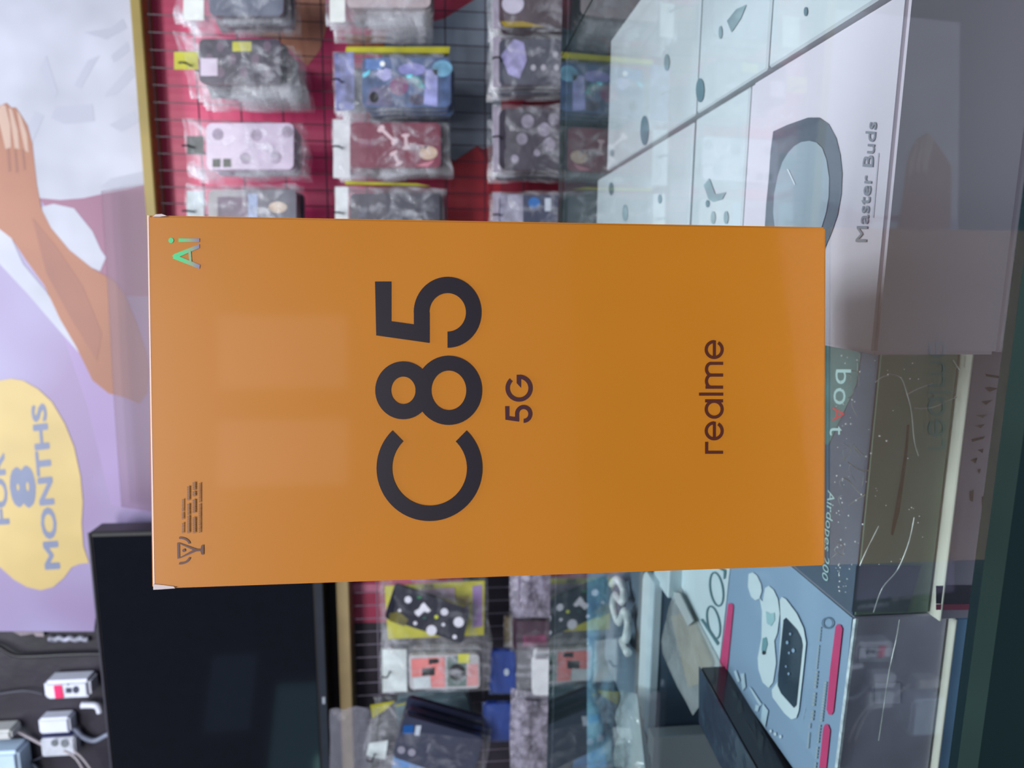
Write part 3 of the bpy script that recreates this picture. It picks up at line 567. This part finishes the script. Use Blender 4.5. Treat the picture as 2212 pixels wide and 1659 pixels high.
# ================================================================ television
YV = 1.16; v0 = wall(YV).p(190, 1150); v1 = wall(YV).p(712, 1659)
tv = thing('television', 'large switched-off black television above the left grid board', 'television', ((v0.x + v1.x) / 2, YV, v1.z))
TX = v0.x; zt_, zb_ = v0.z, wall(YV).p(703, 1400).z
link('body', box_me(TX - .98, TX, YV, 1.205, zb_, zt_, .003), mat((22, 22, 26), .4, 1, .1), tv)
link('screen', box_me(TX - .972, TX - .008, YV - .0012, YV + .001, zb_ + .018, zt_ - .006, .0004), mat((7, 9, 18), .06, 1, .1, spec=.32), tv)
link('bezel', box_me(TX - .98, TX, YV - .003, YV, zb_, zb_ + .013, .001), mat((34, 38, 48), .3, 1, .1), tv)
link('bezel', box_me(TX - .98, TX, YV - .003, YV, zt_ - .004, zt_, .001), mat((62, 62, 74), .35, 1, .1), tv)
link('logo_tab', box_me(*[v for c in zip(wall(YV - .004).p(703, 1520), wall(YV - .004).p(697, 1506)) for v in (min(c), max(c))][:2], YV - .0045, YV - .003, wall(YV).p(703, 1506).z, wall(YV).p(697, 1506).z, 0), mat((150, 158, 170), .3), tv)

# ================================================================ plugs and wires on the black wall
WPL = mat((214, 218, 236), .35, 1.05, .04); YWl = 1.25
def on_wall(x0, y0, x1, y1, yf, yb, bev, m, name, parent):
    a, b2 = wall(yf).p(x0, y1), wall(yf).p(x1, y0)
    return link(name, box_me(a.x, b2.x, yf, yb, b2.z, a.z, bev, 3), m, parent)
ad = thing('plug_adapter', 'white plug adapter with a red switch on the black wall', 'adapter', wall(1.24).p(145, 1490))
on_wall(95, 1470, 191, 1514, 1.212, 1.2495, .006, WPL, 'housing', ad)
SWf = wall(1.212)
link('switch', prism_me([SWf.p(x, y, .002) for x, y in ((115, 1482), (132, 1481), (137, 1508), (119, 1509))], (0, .003, 0), .0005), mat((225, 50, 100), .3, 1, .2, 80, emit=.25), ad)
for q in (disc(164, 1490, 7, 8), rect(142, 1486, 155, 1497), disc(147, 1479, 2), disc(152, 1508, 2)): patch('socket_hole', q, SWf, mat((60, 64, 84), .5), ad, .0004)
ju = thing('plug_adapter', 'white double plug below the red-switched adapter, near the television edge', 'adapter', wall(1.24).p(120, 1590))
on_wall(84, 1551, 148, 1588, 1.222, 1.2495, .004, WPL, 'housing', ju); on_wall(90, 1594, 160, 1637, 1.226, 1.2495, .003, mat((196, 200, 214), .4, 1, .15, 40), 'socket_plate', ju)
on_wall(87, 1588.5, 155, 1593.5, 1.23, 1.2495, .001, mat((70, 74, 120), .4), 'blue_band', ju)
for q in (disc(118, 1605, 8), disc(140, 1606, 9)): patch('socket_hole', q, wall(1.226), mat((110, 116, 124), .5, 1, .3, 60), ju, .0005)
a3 = thing('plug_adapter', 'large pale blue-white charger at the top left corner of the wall', 'adapter', wall(1.24).p(10, 1640)); on_wall(-45, 1625, 36, 1720, 1.205, 1.2495, .006, mat((186, 208, 232), .35, 1.05, .05), 'housing', a3)
a4 = thing('plug_adapter', 'small cream plug above the large pale charger', 'adapter', wall(1.24).p(5, 1590)); on_wall(-45, 1579, 22, 1603, 1.215, 1.2495, .004, mat((200, 202, 204), .4), 'housing', a4)
def wire(label, pts, r, m, Y=1.24):
    P = [wall(Y).p(*q) for q in pts]; o = link('wire', tube_me(P, r, 7, 6), m, None, P[0], True); return tag(o, label, 'wire')
z8 = lambda x, y: (x / 5.55, 1360 + y / 5.55)
GW = mat((180, 172, 180), .4); BW = mat((24, 24, 34), .4)
wire('pale cable running down to the double plug from the corner', [z8(-200, 1180), z8(0, 1150), z8(90, 1150), z8(300, 1265), z8(510, 1380)], .0028, GW)
wire('grey cable looping from the double plug to the television', [z8(850, 1160), z8(920, 1200), z8(1000, 1285), z8(1140, 1330), z8(1290, 1260), z8(1420, 1230)], .0048, mat((120, 128, 150), .4))
wire('upper of two thin pale wires leaving the double plug', [z8(760, 1450), z8(900, 1530), z8(1000, 1680), z8(1100, 1900)], .0022, GW, 1.21)
wire('lower of two thin pale wires leaving the double plug', [z8(880, 1450), z8(980, 1530), z8(1100, 1690), z8(1200, 1900)], .0022, GW, 1.21)
wire('black cable running across the wall under the banner edge', [z8(-150, 180), z8(0, 215), z8(180, 310), z8(400, 320), z8(800, 300), z8(1150, 290), z8(1400, 300)], .0035, BW)
wire('thin dark wire curving behind the plug adapter', [z8(-100, 780), z8(0, 770), z8(250, 735), z8(400, 745), z8(520, 775)], .0018, mat((66, 66, 82), .4))
wire('thin grey wire trailing from the double plug to the charger', [z8(280, 1600), z8(400, 1570), z8(510, 1520)], .0015, mat((80, 84, 100), .4))
wire('short silver wire hanging from the large pale charger', [z8(200, 1560), z8(300, 1600), z8(400, 1620), z8(460, 1700)], .003, mat((110, 120, 140), .4))
pl = link('cable_clip', tube_me([wall(1.235).p(*z8(980, 905)), wall(1.235).p(*z8(1130, 905)), wall(1.235).p(*z8(1180, 930)), wall(1.235).p(*z8(1200, 990))], .006, 10, 5), WPL, None, wall(1.235).p(*z8(1100, 905)), True); tag(pl, 'white cable clip beside the television edge, under the red-switched adapter', 'clip')
tp = link('tape_strip', tube_me([wall(1.246).p(*z8(x, 110 + 10 * math.sin(x * .05))) for x in range(590, 1110, 40)], .0052, 8, 3), mat((150, 152, 172), .3, 1, .5, 60, bump=.6), None, wall(1.246).p(*z8(800, 110)), True); tag(tp, 'crinkled silver tape on the wall just left of the banner', 'tape')
tn = link('torn_paper', prism_me([wall(1.244).p(*z8(x, y)) for x, y in ((150, 25), (520, 25), (525, 85), (430, 80), (400, 50), (250, 75), (200, 50))], (0, .003, 0)), mat((130, 120, 128), .5, 1, .3, 40), None, wall(1.244).p(*z8(400, 50))); tag(tn, 'torn pale paper edge left of the lilac banner', 'paper')

# ================================================================ hanging packs of phone cases
def warp(raw4, u, v):
    a, b2, c_, d_ = raw4; return ((a[0] * (1 - u) + b2[0] * u) * (1 - v) + (d_[0] * (1 - u) + c_[0] * u) * v, (a[1] * (1 - u) + b2[1] * u) * (1 - v) + (d_[1] * (1 - u) + c_[1] * u) * v)
def bag_me(raw4, Y, thick, seed, nx=22, ny=14):
    vs, fs = [], []; S = wall(Y)
    for s in (-1, 1):
        for j in range(ny + 1):
            for i in range(nx + 1):
                u, v = i / nx, j / ny
                uu, vv = u, v
                if s and (i in (0, nx) or j in (0, ny)): 
                    uu += .03 * noise.noise(Vector((seed, u * 3, v * 3))); vv += .05 * noise.noise(Vector((seed + 9, u * 3, v * 3)))
                x, y = warp(raw4, uu, vv); p = S.p(x, y)
                body = min(1, max(0, (u - .04) * 5)) * min(1, (1 - u) * 12) * min(1, 14 * v * (1 - v))
                h = thick * (.12 + .88 * body) if 0 < i < nx and 0 < j < ny else 0
                if h: h += .002 * (noise.noise(p * 60 + Vector((seed, 0, 0))) + .5 * noise.noise(p * 140))
                vs.append(p + Vector((0, s * h, 0)))
    N = (nx + 1) * (ny + 1)
    for s in (0, 1):
        for j in range(ny):
            for i in range(nx): q = s * N + j * (nx + 1) + i; f = (q, q + 1, q + nx + 2, q + nx + 1); fs.append(f if s == 0 else f[::-1])
    return pydata(vs, fs)
def rq(raw4, r=.12, n=4):
    """rounded outline inside a raw quad"""
    out = []; ax = math.dist(raw4[0], raw4[1]); ay = math.dist(raw4[0], raw4[3]); rx = r * ay / ax; ry = r
    for cx, cy, a0 in ((1 - rx, 1 - ry, 0), (rx, 1 - ry, 90), (rx, ry, 180), (1 - rx, ry, 270)):
        for k in range(n + 1): a = math.radians(a0 + 90 * k / n); out.append(warp(raw4, cx + rx * math.cos(a), cy + ry * math.sin(a)))
    return out
def R4(x0, y0, x1, y1): return [(x0, y0), (x1, y0), (x1, y1), (x0, y1)]
def pack(label, bag, case, casem, Y=1.10, deco=(), header=None, headm=None, film=None, hook=True, behind=3, blabel=None, thick=.010, name='phone_case_pack', step=.022, group='packs of phone cases hanging on the wall grids'):
    S = wall(Y); c0 = S.p(*warp(bag, .5, .5)); seed = random.random() * 50
    t = thing(name, label, 'phone case', c0, group)
    SC = wall(Y - thick * .45)
    if case:
        cs = link('case', prism_me([SC.p(x, y) for x, y in rq(case)], (0, thick, 0), 0), casem, t)
        for dn_, pts, m_ in deco:
            patch(dn_, pts, SC, m_, cs, .0006 if dn_ != 'top_print_or_glint' else .0011)
    if header:
        link('header_card', prism_me([wall(Y - .002).p(x, y) for x, y in header], (0, .001, 0)), headm or mat((220, 224, 222), .4), t)
    link('bag_film', bag_me(bag, Y, thick, seed), film or FILM, t, smooth=True)
    if hook:
        hx, hy = warp(bag, .10, .5); p = S.p(hx, hy)
        hk = link('wire_hook', tube_me([(p.x, 1.1985, p.z + .006), (p.x, Y - .006, p.z + .004), (p.x, Y - .016, p.z + .016)], .0015, 6, 5), mat((40, 38, 46), .3, 1, .1, metal=.4), None, (p.x, 1.1985, p.z))
        tag(hk, 'dark wire hook holding the ' + ' '.join(label.split(',')[0].split()[:10]), 'hook', 'wire hooks on the wall grids')
    # plain packs further back on the same hook
    src = None
    for k in range(behind):
        Yk = Y + step * (k + 1)
        if Yk > 1.185: break
        bt = thing(name, ('first', 'second', 'third', 'fourth')[k] + ' ' + (blabel or 'plain pack behind it') + ', counted from the front', 'phone case', c0 + Vector((0, step * (k + 1), 0)), group)
        off = Vector((random.uniform(-.004, .004), step * (k + 1), random.uniform(-.006, .002)))
        for nm in ('case', 'bag_film'):
            s0 = [ch for ch in t.children if ch.name.split('.')[0] == nm]
            if not s0: continue
            cc_ = s0[0].copy(); C.objects.link(cc_); cc_.parent = bt; cc_.location = off - Vector((0, step * (k + 1), 0))
    return t
K = lambda *a, **k: mat(*a, **k)
DK = K((58, 54, 70), .3, 1, .2, 40, coat=.4)
WHP = K((212, 205, 218), .4); YLW = K((196, 192, 44), .4, .8, .15, 30)
# right board, upper row
pack('clear pack with a slate case, cut by the top right edge', R4(378, -80, 628, 52), R4(452, -80, 612, 34), K((92, 98, 116), .3, 1, .2, 30, coat=.5), 1.09, header=R4(396, -30, 440, 44), blabel='plain pack behind the slate case pack')
dd = []
for i in range(6):
    for j in range(3): dd.append(('knob_print', disc(448 + i * 25 + 4, 100 + j * 28, 9, 12, 12), K((96, 78, 98) if (i + j) % 2 else (44, 40, 58), .3, 1, .2, 60)))
dd += [('top_print_or_glint', R4(433, 126, 470, 164), K((200, 186, 206), .4)), ('top_print_or_glint', R4(502, 90, 543, 111), YLW)]
pack('pack with dark bubble-textured case and two yellow stickers', [(374, 70), (640, 98), (652, 218), (415, 214)], R4(430, 84, 606, 180), DK, 1.09, dd, R4(376, 112, 428, 150), YLW, blabel='plain pack behind the bubble-textured case', behind=4)
dd = [('flower_print', disc(x, y, 12, 13, 10), K((150, 134, 158), .4, 1, .3, 90)) for x, y in ((470, 290), (553, 292), (530, 342), (595, 341), (620, 285))]
dd += [('top_print_or_glint', R4(459, 343, 475, 361), K((74, 78, 70), .5)), ('top_print_or_glint', R4(482, 343, 498, 361), K((74, 78, 70), .5))]
pack('pack with pale lilac flower-print case on the pink board', [(392, 256), (655, 266), (662, 382), (408, 382)], R4(446, 266, 634, 366), K((188, 172, 196), .35, 1, .08, 30, coat=.3), 1.10, dd, R4(404, 294, 440, 332), K((60, 66, 66), .4, 1, .8, 60), blabel='plain pack behind the lilac flower-print case', behind=2)
dd = [('picture_print', R4(470, 425, 535, 470), K((92, 74, 96), .4, 1, .3, 40)), ('sticker', R4(536, 418, 556, 500), K((150, 165, 200), .4, 1, .3, 60)), ('picture_print', disc(600, 448, 20, 12), K((196, 176, 160), .4, 1, .2, 60))]
pack('pack with dark picture-print case just right of the orange box top', [(400, 396), (640, 394), (652, 520), (402, 520)], R4(450, 410, 640, 510), K((84, 84, 100), .3, 1, .3, 40, coat=.4), 1.10, dd, R4(404, 412, 440, 500), K((170, 180, 186), .4, 1, .3, 40), blabel='plain pack behind the dark picture-print case', behind=2)
# right board, middle row
pack('pack with pale pink case, cut by the right frame edge', R4(702, -80, 930, 60), R4(750, -80, 930, 16), K((176, 162, 168), .35, 1, .1), 1.08, header=R4(712, -30, 745, 48), blabel='plain pack behind the pale pink case')
dd = [('flower_print', p, K(c, .25, 1, .3, 60, coat=.6)) for p, c in ((R4(790, 128, 830, 150), (92, 128, 190)), ([(810, 160), (826, 146), (845, 150), (846, 168), (830, 176)], (160, 160, 205)), (disc(862, 186, 20, 20), (120, 70, 110)), ([(800, 190), (840, 184), (850, 230), (790, 226)], (96, 92, 124)), (disc(890, 150, 30, 14), (130, 130, 190)), ([(920, 150), (945, 150), (945, 230), (915, 225)], (146, 150, 205)), (disc(955, 148, 22, 18), (110, 160, 190)), (disc(900, 215, 16, 12), (70, 66, 92)), ([(870, 160), (905, 165), (920, 190), (905, 190)], (80, 160, 170)), (disc(808, 210, 10, 12), (150, 140, 170)))]
dd += [('top_print_or_glint', [(783, 160), (800, 150), (796, 162), (785, 168)], K((90, 210, 235), .2)), ('top_print_or_glint', [(878, 162), (892, 160), (888, 168), (880, 170)], K((90, 220, 235), .2)), ('top_print_or_glint', disc(826, 138, 6, 6, 8), K((240, 245, 255), .2))]  # the white dot is a film glint painted on
pack('pack with shiny blue floral holographic case', [(718, 112), (960, 116), (966, 236), (722, 246)], R4(782, 124, 974, 232), K((74, 92, 130), .2, 1, .35, 50, coat=.8), 1.08, dd, [(722, 114), (765, 112), (765, 236), (726, 240)], K((104, 108, 150), .4, 1, .9, 45), blabel='plain pack behind the holographic case', behind=4)
bone = lambda x, y, a, L: [(x + math.cos(a) * s_ * L - math.sin(a) * t_ * 5, y + math.sin(a) * s_ * L + math.cos(a) * t_ * 5) for s_, t_ in ((-1, -1.8), (-.7, -1.6), (-.6, -.7), (.6, -.7), (.7, -1.6), (1, -1.8), (1.1, 0), (1, 1.8), (.7, 1.6), (.6, .7), (-.6, .7), (-.7, 1.6), (-1, 1.8), (-1.1, 0))]
BN = K((206, 178, 186), .4, 1, .1, 50); BN2 = K((196, 170, 150), .4, 1, .25, 60)
dd = [('bone_print', bone(838, 292, .75, 24), BN), ('bone_print', bone(877, 306, 1.5, 16), BN), ('bone_print', bone(856, 342, 1.1, 15), BN), ('leaf_print', disc(925, 330, 20, 15), BN2), ('leaf_print', [(900, 312), (925, 316), (920, 322)], BN), ('leaf_print', [(896, 358), (925, 350), (940, 345), (925, 360)], K((190, 110, 130), .4)), ('faint_print', R4(776, 300, 806, 318), K((120, 52, 78), .4))]
pack('pack with wine-red case printed with white bones', [(718, 256), (968, 262), (972, 378), (722, 386)], R4(756, 265, 952, 362), K((112, 34, 58), .3, 1, .15, 20, coat=.5), 1.09, dd, R4(720, 258, 756, 384), K((196, 198, 204), .4, 1, .15, 40), blabel='plain pack behind the wine-red case')
pack('pack with plain charcoal case, right of the orange box', [(722, 402), (955, 408), (960, 520), (724, 520)], R4(756, 418, 950, 516), K((52, 52, 66), .35, 1, .15, 20, coat=.3), 1.09, [('faint_print', R4(774, 448, 794, 470), K((76, 76, 92), .4, 1, .5, 90))], R4(724, 404, 752, 520), K((200, 204, 208), .4, 1, .12, 40), blabel='plain pack behind the charcoal case', behind=2)
# yellow strips showing beside the middle-row packs
for lab, q in (('thin yellow pack edge above the holographic case', [(748, 101), (972, 101), (970, 115), (746, 112)]), ('thin yellow pack edge below the wine-red case', [(745, 391), (900, 396), (930, 402), (746, 398)])):
    o = link('yellow_pack', prism_me([wall(1.13).p(*p) for p in q], (0, .012, 0)), YLW, None, wall(1.13).p(*q[0])); tag(o, lab, 'phone case')
# right board, lower row
def lower(label, y0, y1, rgb, deco, header=(1062, 1100), Y=1.04, b=None, film=None):
    return pack(label, R4(header[0], y0, 1300, y1), R4(1078, y0 + 9, 1290, y1 - 9), K(rgb, .3, 1, .25, 30, coat=.5), Y, deco, R4(header[0] + 3, y0 + 4, header[0] + 20, y1 - 4), K((150, 142, 160), .4, 1, .2, 40), blabel=b, film=film, behind=3, thick=.012, step=.03)
lower('lower pack with brown case, cut by the right frame edge', -80, 66, (80, 68, 76), [('sheen_print', disc(1108, 8, 24, 22), K((190, 186, 206), .3)), ('yellow_print', [(1080, 46), (1130, 46), (1180, 58), (1090, 58)], K((150, 130, 40), .4))], b='plain pack behind the brown lower case')
lower('lower pack with grey case and a violet foil wrap', 76, 192, (74, 76, 90), [('foil_print', [(1082, 120), (1110, 84), (1132, 92), (1138, 130), (1122, 170), (1098, 160)], K((150, 146, 190), .2, 1, .5, 60, coat=.8))] + [('dot_print', disc(x, y, 6, 7, 8), K((170, 168, 182), .4)) for x, y in ((1152, 146), (1174, 146), (1202, 146), (1200, 118))], b='plain pack behind the violet foil wrap')
lower('lower pack with black and grey flower-print case', 226, 376, (62, 58, 70), [('flower_print', disc(x, y, r, r * 1.1, 12), K((132, 126, 144), .35, 1, .4, 70)) for x, y, r in ((1140, 262, 14), (1176, 280, 14), (1128, 300, 12), (1196, 258, 12), (1186, 312, 14), (1112, 344, 9), (1160, 330, 7))], b='plain pack behind the flower-print case')
lower('lower pack with navy case and blue dot, right of the orange box', 412, 520, (52, 58, 84), [('dot_print', disc(1154, 438, 13, 12), K((30, 100, 170), .3)), ('pill_print', R4(1177, 428, 1190, 456), K((190, 200, 215), .3)), ('film_print', R4(1080, 420, 1130, 500), K((140, 138, 158), .3, 1, .6, 50))], b='plain pack behind the navy dotted case')
# left board
def L(x, y): return (650 + x / 3.403, 1200 + y / 3.403)
dots = [(788, 325, 26), (1055, 415, 27), (960, 550, 38), (1160, 490, 38), (840, 498, 14), (1047, 508, 13), (1130, 598, 16), (725, 405, 12)]
yb = thing('phone_case_pack', 'yellow card pack behind the black dotted case', 'phone case', wall(1.12).p(940, 1315), 'packs of phone cases hanging on the wall grids')
link('card', prism_me([wall(1.095).p(*L(*q)) for q in ((615, 225), (1350, 185), (1345, 585), (640, 615))], (0, .002, 0)), YLW, yb)
for q, c in ((((860, 250), (1130, 235), (1135, 345), (900, 340)), (176, 150, 176)), (((1262, 225), (1330, 215), (1335, 520), (1262, 530)), (150, 120, 180)), (((905, 210), (972, 210), (972, 238), (905, 238)), (100, 96, 40)), (((1150, 300), (1230, 290), (1240, 370), (1140, 350)), (170, 150, 50))): patch('card_print', [L(*p) for p in q], wall(1.095), K(c, .4, .9, .1, 30), yb, .0008)
bag0 = [(818, 1248), (1052, 1246), (1058, 1398), (820, 1396)]
link('bag_film', bag_me(bag0, 1.105, .004, 3), FILMC, yb, smooth=True)
dd = [('dot_print', [L(*p) for p in disc(x, y, r)], K((214, 214, 228), .3, 1, .06)) for x, y, r in dots]
dd += [('bow_print', [L(*p) for p in ((835, 410), (870, 390), (885, 360), (905, 345), (925, 370), (955, 405), (935, 420), (905, 410), (885, 430), (865, 450), (840, 430))], K((220, 220, 232), .3)), ('star_print', [L(*p) for p in disc(995, 452, 14)], K((190, 200, 50), .3)), ('green_print', [L(*p) for p in disc(870, 308, 18, 9)], K((30, 120, 70), .3)), ('green_print', [L(*p) for p in disc(908, 458, 12, 9)], K((40, 90, 80), .3)), ('gold_print', [L(*p) for p in ((650, 425), (720, 410), (790, 470), (760, 520), (650, 480))], K((90, 84, 34), .4, 1, .4, 90))]
pack('black case with white dots and a bow, tilted over a yellow card', [L(590, 160), L(1370, 190), L(1400, 690), L(600, 640)], [L(690, 215), L(1245, 395), L(1190, 650), L(612, 460)], K((24, 24, 40), .2, 1, .2, 20, coat=.6), 1.06, dd, hook=False, behind=0, film=FILMC)
dd = [('coral_print', [L(*p) for p in q], K(c, .4, 1, .12, 40)) for q, c in ((((810, 760), (1055, 745), (1060, 970), (960, 970), (950, 880), (815, 895)), (214, 120, 118)), (((890, 830), (985, 820), (985, 880), (890, 890)), (206, 176, 178)), (((825, 900), (950, 890), (955, 970), (830, 980)), (190, 200, 206)), (((1075, 745), (1215, 735), (1215, 960), (1075, 965)), (92, 112, 110)), (disc(1148, 858, 62, 62), (116, 140, 138)), (((1225, 800), (1300, 795), (1305, 955), (1220, 960)), (200, 140, 142)), (((940, 760), (1020, 758), (1015, 790), (940, 800)), (160, 100, 96)))]
dd += [('top_print_or_glint', [L(*p) for p in ((1155, 725), (1240, 722), (1240, 790), (1155, 790))], K((196, 196, 60), .4))]
pack('clear pack with a coral, white and grey patterned case', [L(590, 680), L(1390, 690), L(1400, 990), L(590, 1015)], [L(790, 735), L(1310, 725), L(1315, 975), L(800, 985)], K((176, 176, 182), .35, 1, .1, 30), 1.07, dd, [L(600, 690), L(775, 690), L(780, 1000), L(600, 1005)], K((196, 206, 208), .4, 1, .25, 30), behind=2, blabel='plain pack behind the coral patterned case')
pack('yellow-topped clear pack with a teal-grey case, fanned out behind', [L(505, 1100), L(1220, 1010), L(1360, 1350), L(560, 1320)], [L(690, 1100), L(1215, 1020), L(1280, 1300), L(720, 1290)], K((112, 138, 148), .3, 1, .15, 20, coat=.4), 1.155, [('yellow_print', [L(*p) for p in ((700, 1098), (930, 1050), (700, 1112))], YLW)], [L(510, 1100), L(690, 1070), L(640, 1120), L(525, 1200)], YLW, behind=1, blabel='plain pack behind the teal-grey case')
dd = [('blue_print', [L(*p) for p in ((755, 1248), (830, 1245), (825, 1310), (750, 1312))], K((20, 80, 150), .3)), ('white_print', [L(*p) for p in ((845, 1250), (885, 1250), (870, 1325), (835, 1322))], K((180, 190, 205), .3)), ('dot_print', [L(*p) for p in disc(738, 1430, 28)], K((140, 138, 156), .3)), ('dot_print', [L(*p) for p in disc(815, 1448, 28)], K((140, 138, 156), .3)), ('line_print', [L(*p) for p in ((945, 1380), (955, 1382), (930, 1450), (920, 1448))], K((110, 110, 130), .3))]
pack('tilted navy phone case with a blue square, at the lower left', [L(480, 1240), L(1400, 1330), L(1330, 1780), L(460, 1640)], [L(760, 1175), L(1345, 1340), L(1250, 1680), L(670, 1480)], K((46, 50, 72), .3, 1, .12, 20, coat=.5), 1.05, dd, [L(500, 1380), L(640, 1360), L(620, 1500), L(480, 1470)], K((190, 200, 204), .4, 1, .3, 40), behind=2, blabel='plain pack behind the tilted navy case', film=FILMC)
pack('pale blue pack below the tilted navy case', [L(600, 1470), L(950, 1500), L(1000, 1800), L(600, 1800)], [L(680, 1480), L(900, 1510), L(950, 1750), L(650, 1750)], K((70, 130, 195), .3, 1, .3, 40), 1.08, hook=False, behind=0)
pack('brownish clear pack hanging over the tan rail', R4(712, 1532, 800, 1720), None, None, 1.12, film=FILMD, hook=False, behind=0, thick=.008)
# left board, lower row just above the glass
SV = mat((150, 146, 164), .15, 1, .7, 60, bump=1.0, bscale=70, clear=.5, coat=.6)
pack('silvery film pack above the counter edge, under the dotted case', R4(1106, 1222, 1240, 1334), R4(1120, 1240, 1230, 1320), K((120, 110, 132), .3, 1, .3, 40), 1.03, film=SV, behind=2, hook=False, blabel='plain pack behind the silvery film pack')
pack('maroon-black case pack low on the left board', R4(1100, 1336, 1240, 1408), R4(1108, 1342, 1236, 1402), K((66, 48, 62), .3, 1, .4, 30, coat=.5), 1.06, [('pink_print', R4(1130, 1372, 1180, 1396), K((110, 50, 80), .4, 1, .4, 60))], behind=2, hook=False, film=FILMC, blabel='plain pack behind the maroon-black case')
pack('clear pack with a white card low on the left board', R4(1112, 1404, 1240, 1508), R4(1150, 1424, 1236, 1502), K((212, 216, 222), .4, 1, .08, 30), 1.02, behind=1, hook=False, blabel='plain pack behind the low white-card pack')
pack('crumpled grey beaded pack low at the left frame edge', R4(1104, 1510, 1240, 1700), R4(1130, 1525, 1236, 1680), K((120, 116, 128), .3, 1, .7, 70), 1.02, film=SV, behind=1, hook=False, blabel='plain pack behind the crumpled beaded pack')
NV = (38, 62, 138)
pack('bright navy pack with a white dot, between the two left rows', R4(1056, 1402, 1116, 1500), R4(1060, 1406, 1114, 1496), K(NV, .35, 1, .3, 30), 1.10, [('dot_print', disc(1094, 1452, 6, 8, 10), K((200, 215, 225), .3))], behind=0, hook=False, film=mat((120, 140, 200), .12, 1, .1, 60, bump=.8, bscale=45, clear=.85))
pack('bright navy pack below the teal-grey case, lower left', R4(1040, 1516, 1112, 1602), R4(1046, 1520, 1110, 1598), K(NV, .35, 1, .3, 30), 1.10, behind=0, hook=False, film=mat((120, 140, 200), .12, 1, .1, 60, bump=.8, bscale=45, clear=.85))
pack('dark gold and brown pack between the silvery and navy packs', R4(1088, 1330, 1116, 1400), R4(1090, 1334, 1114, 1396), K((84, 72, 40), .4, 1, .5, 40), 1.11, behind=0, hook=False)
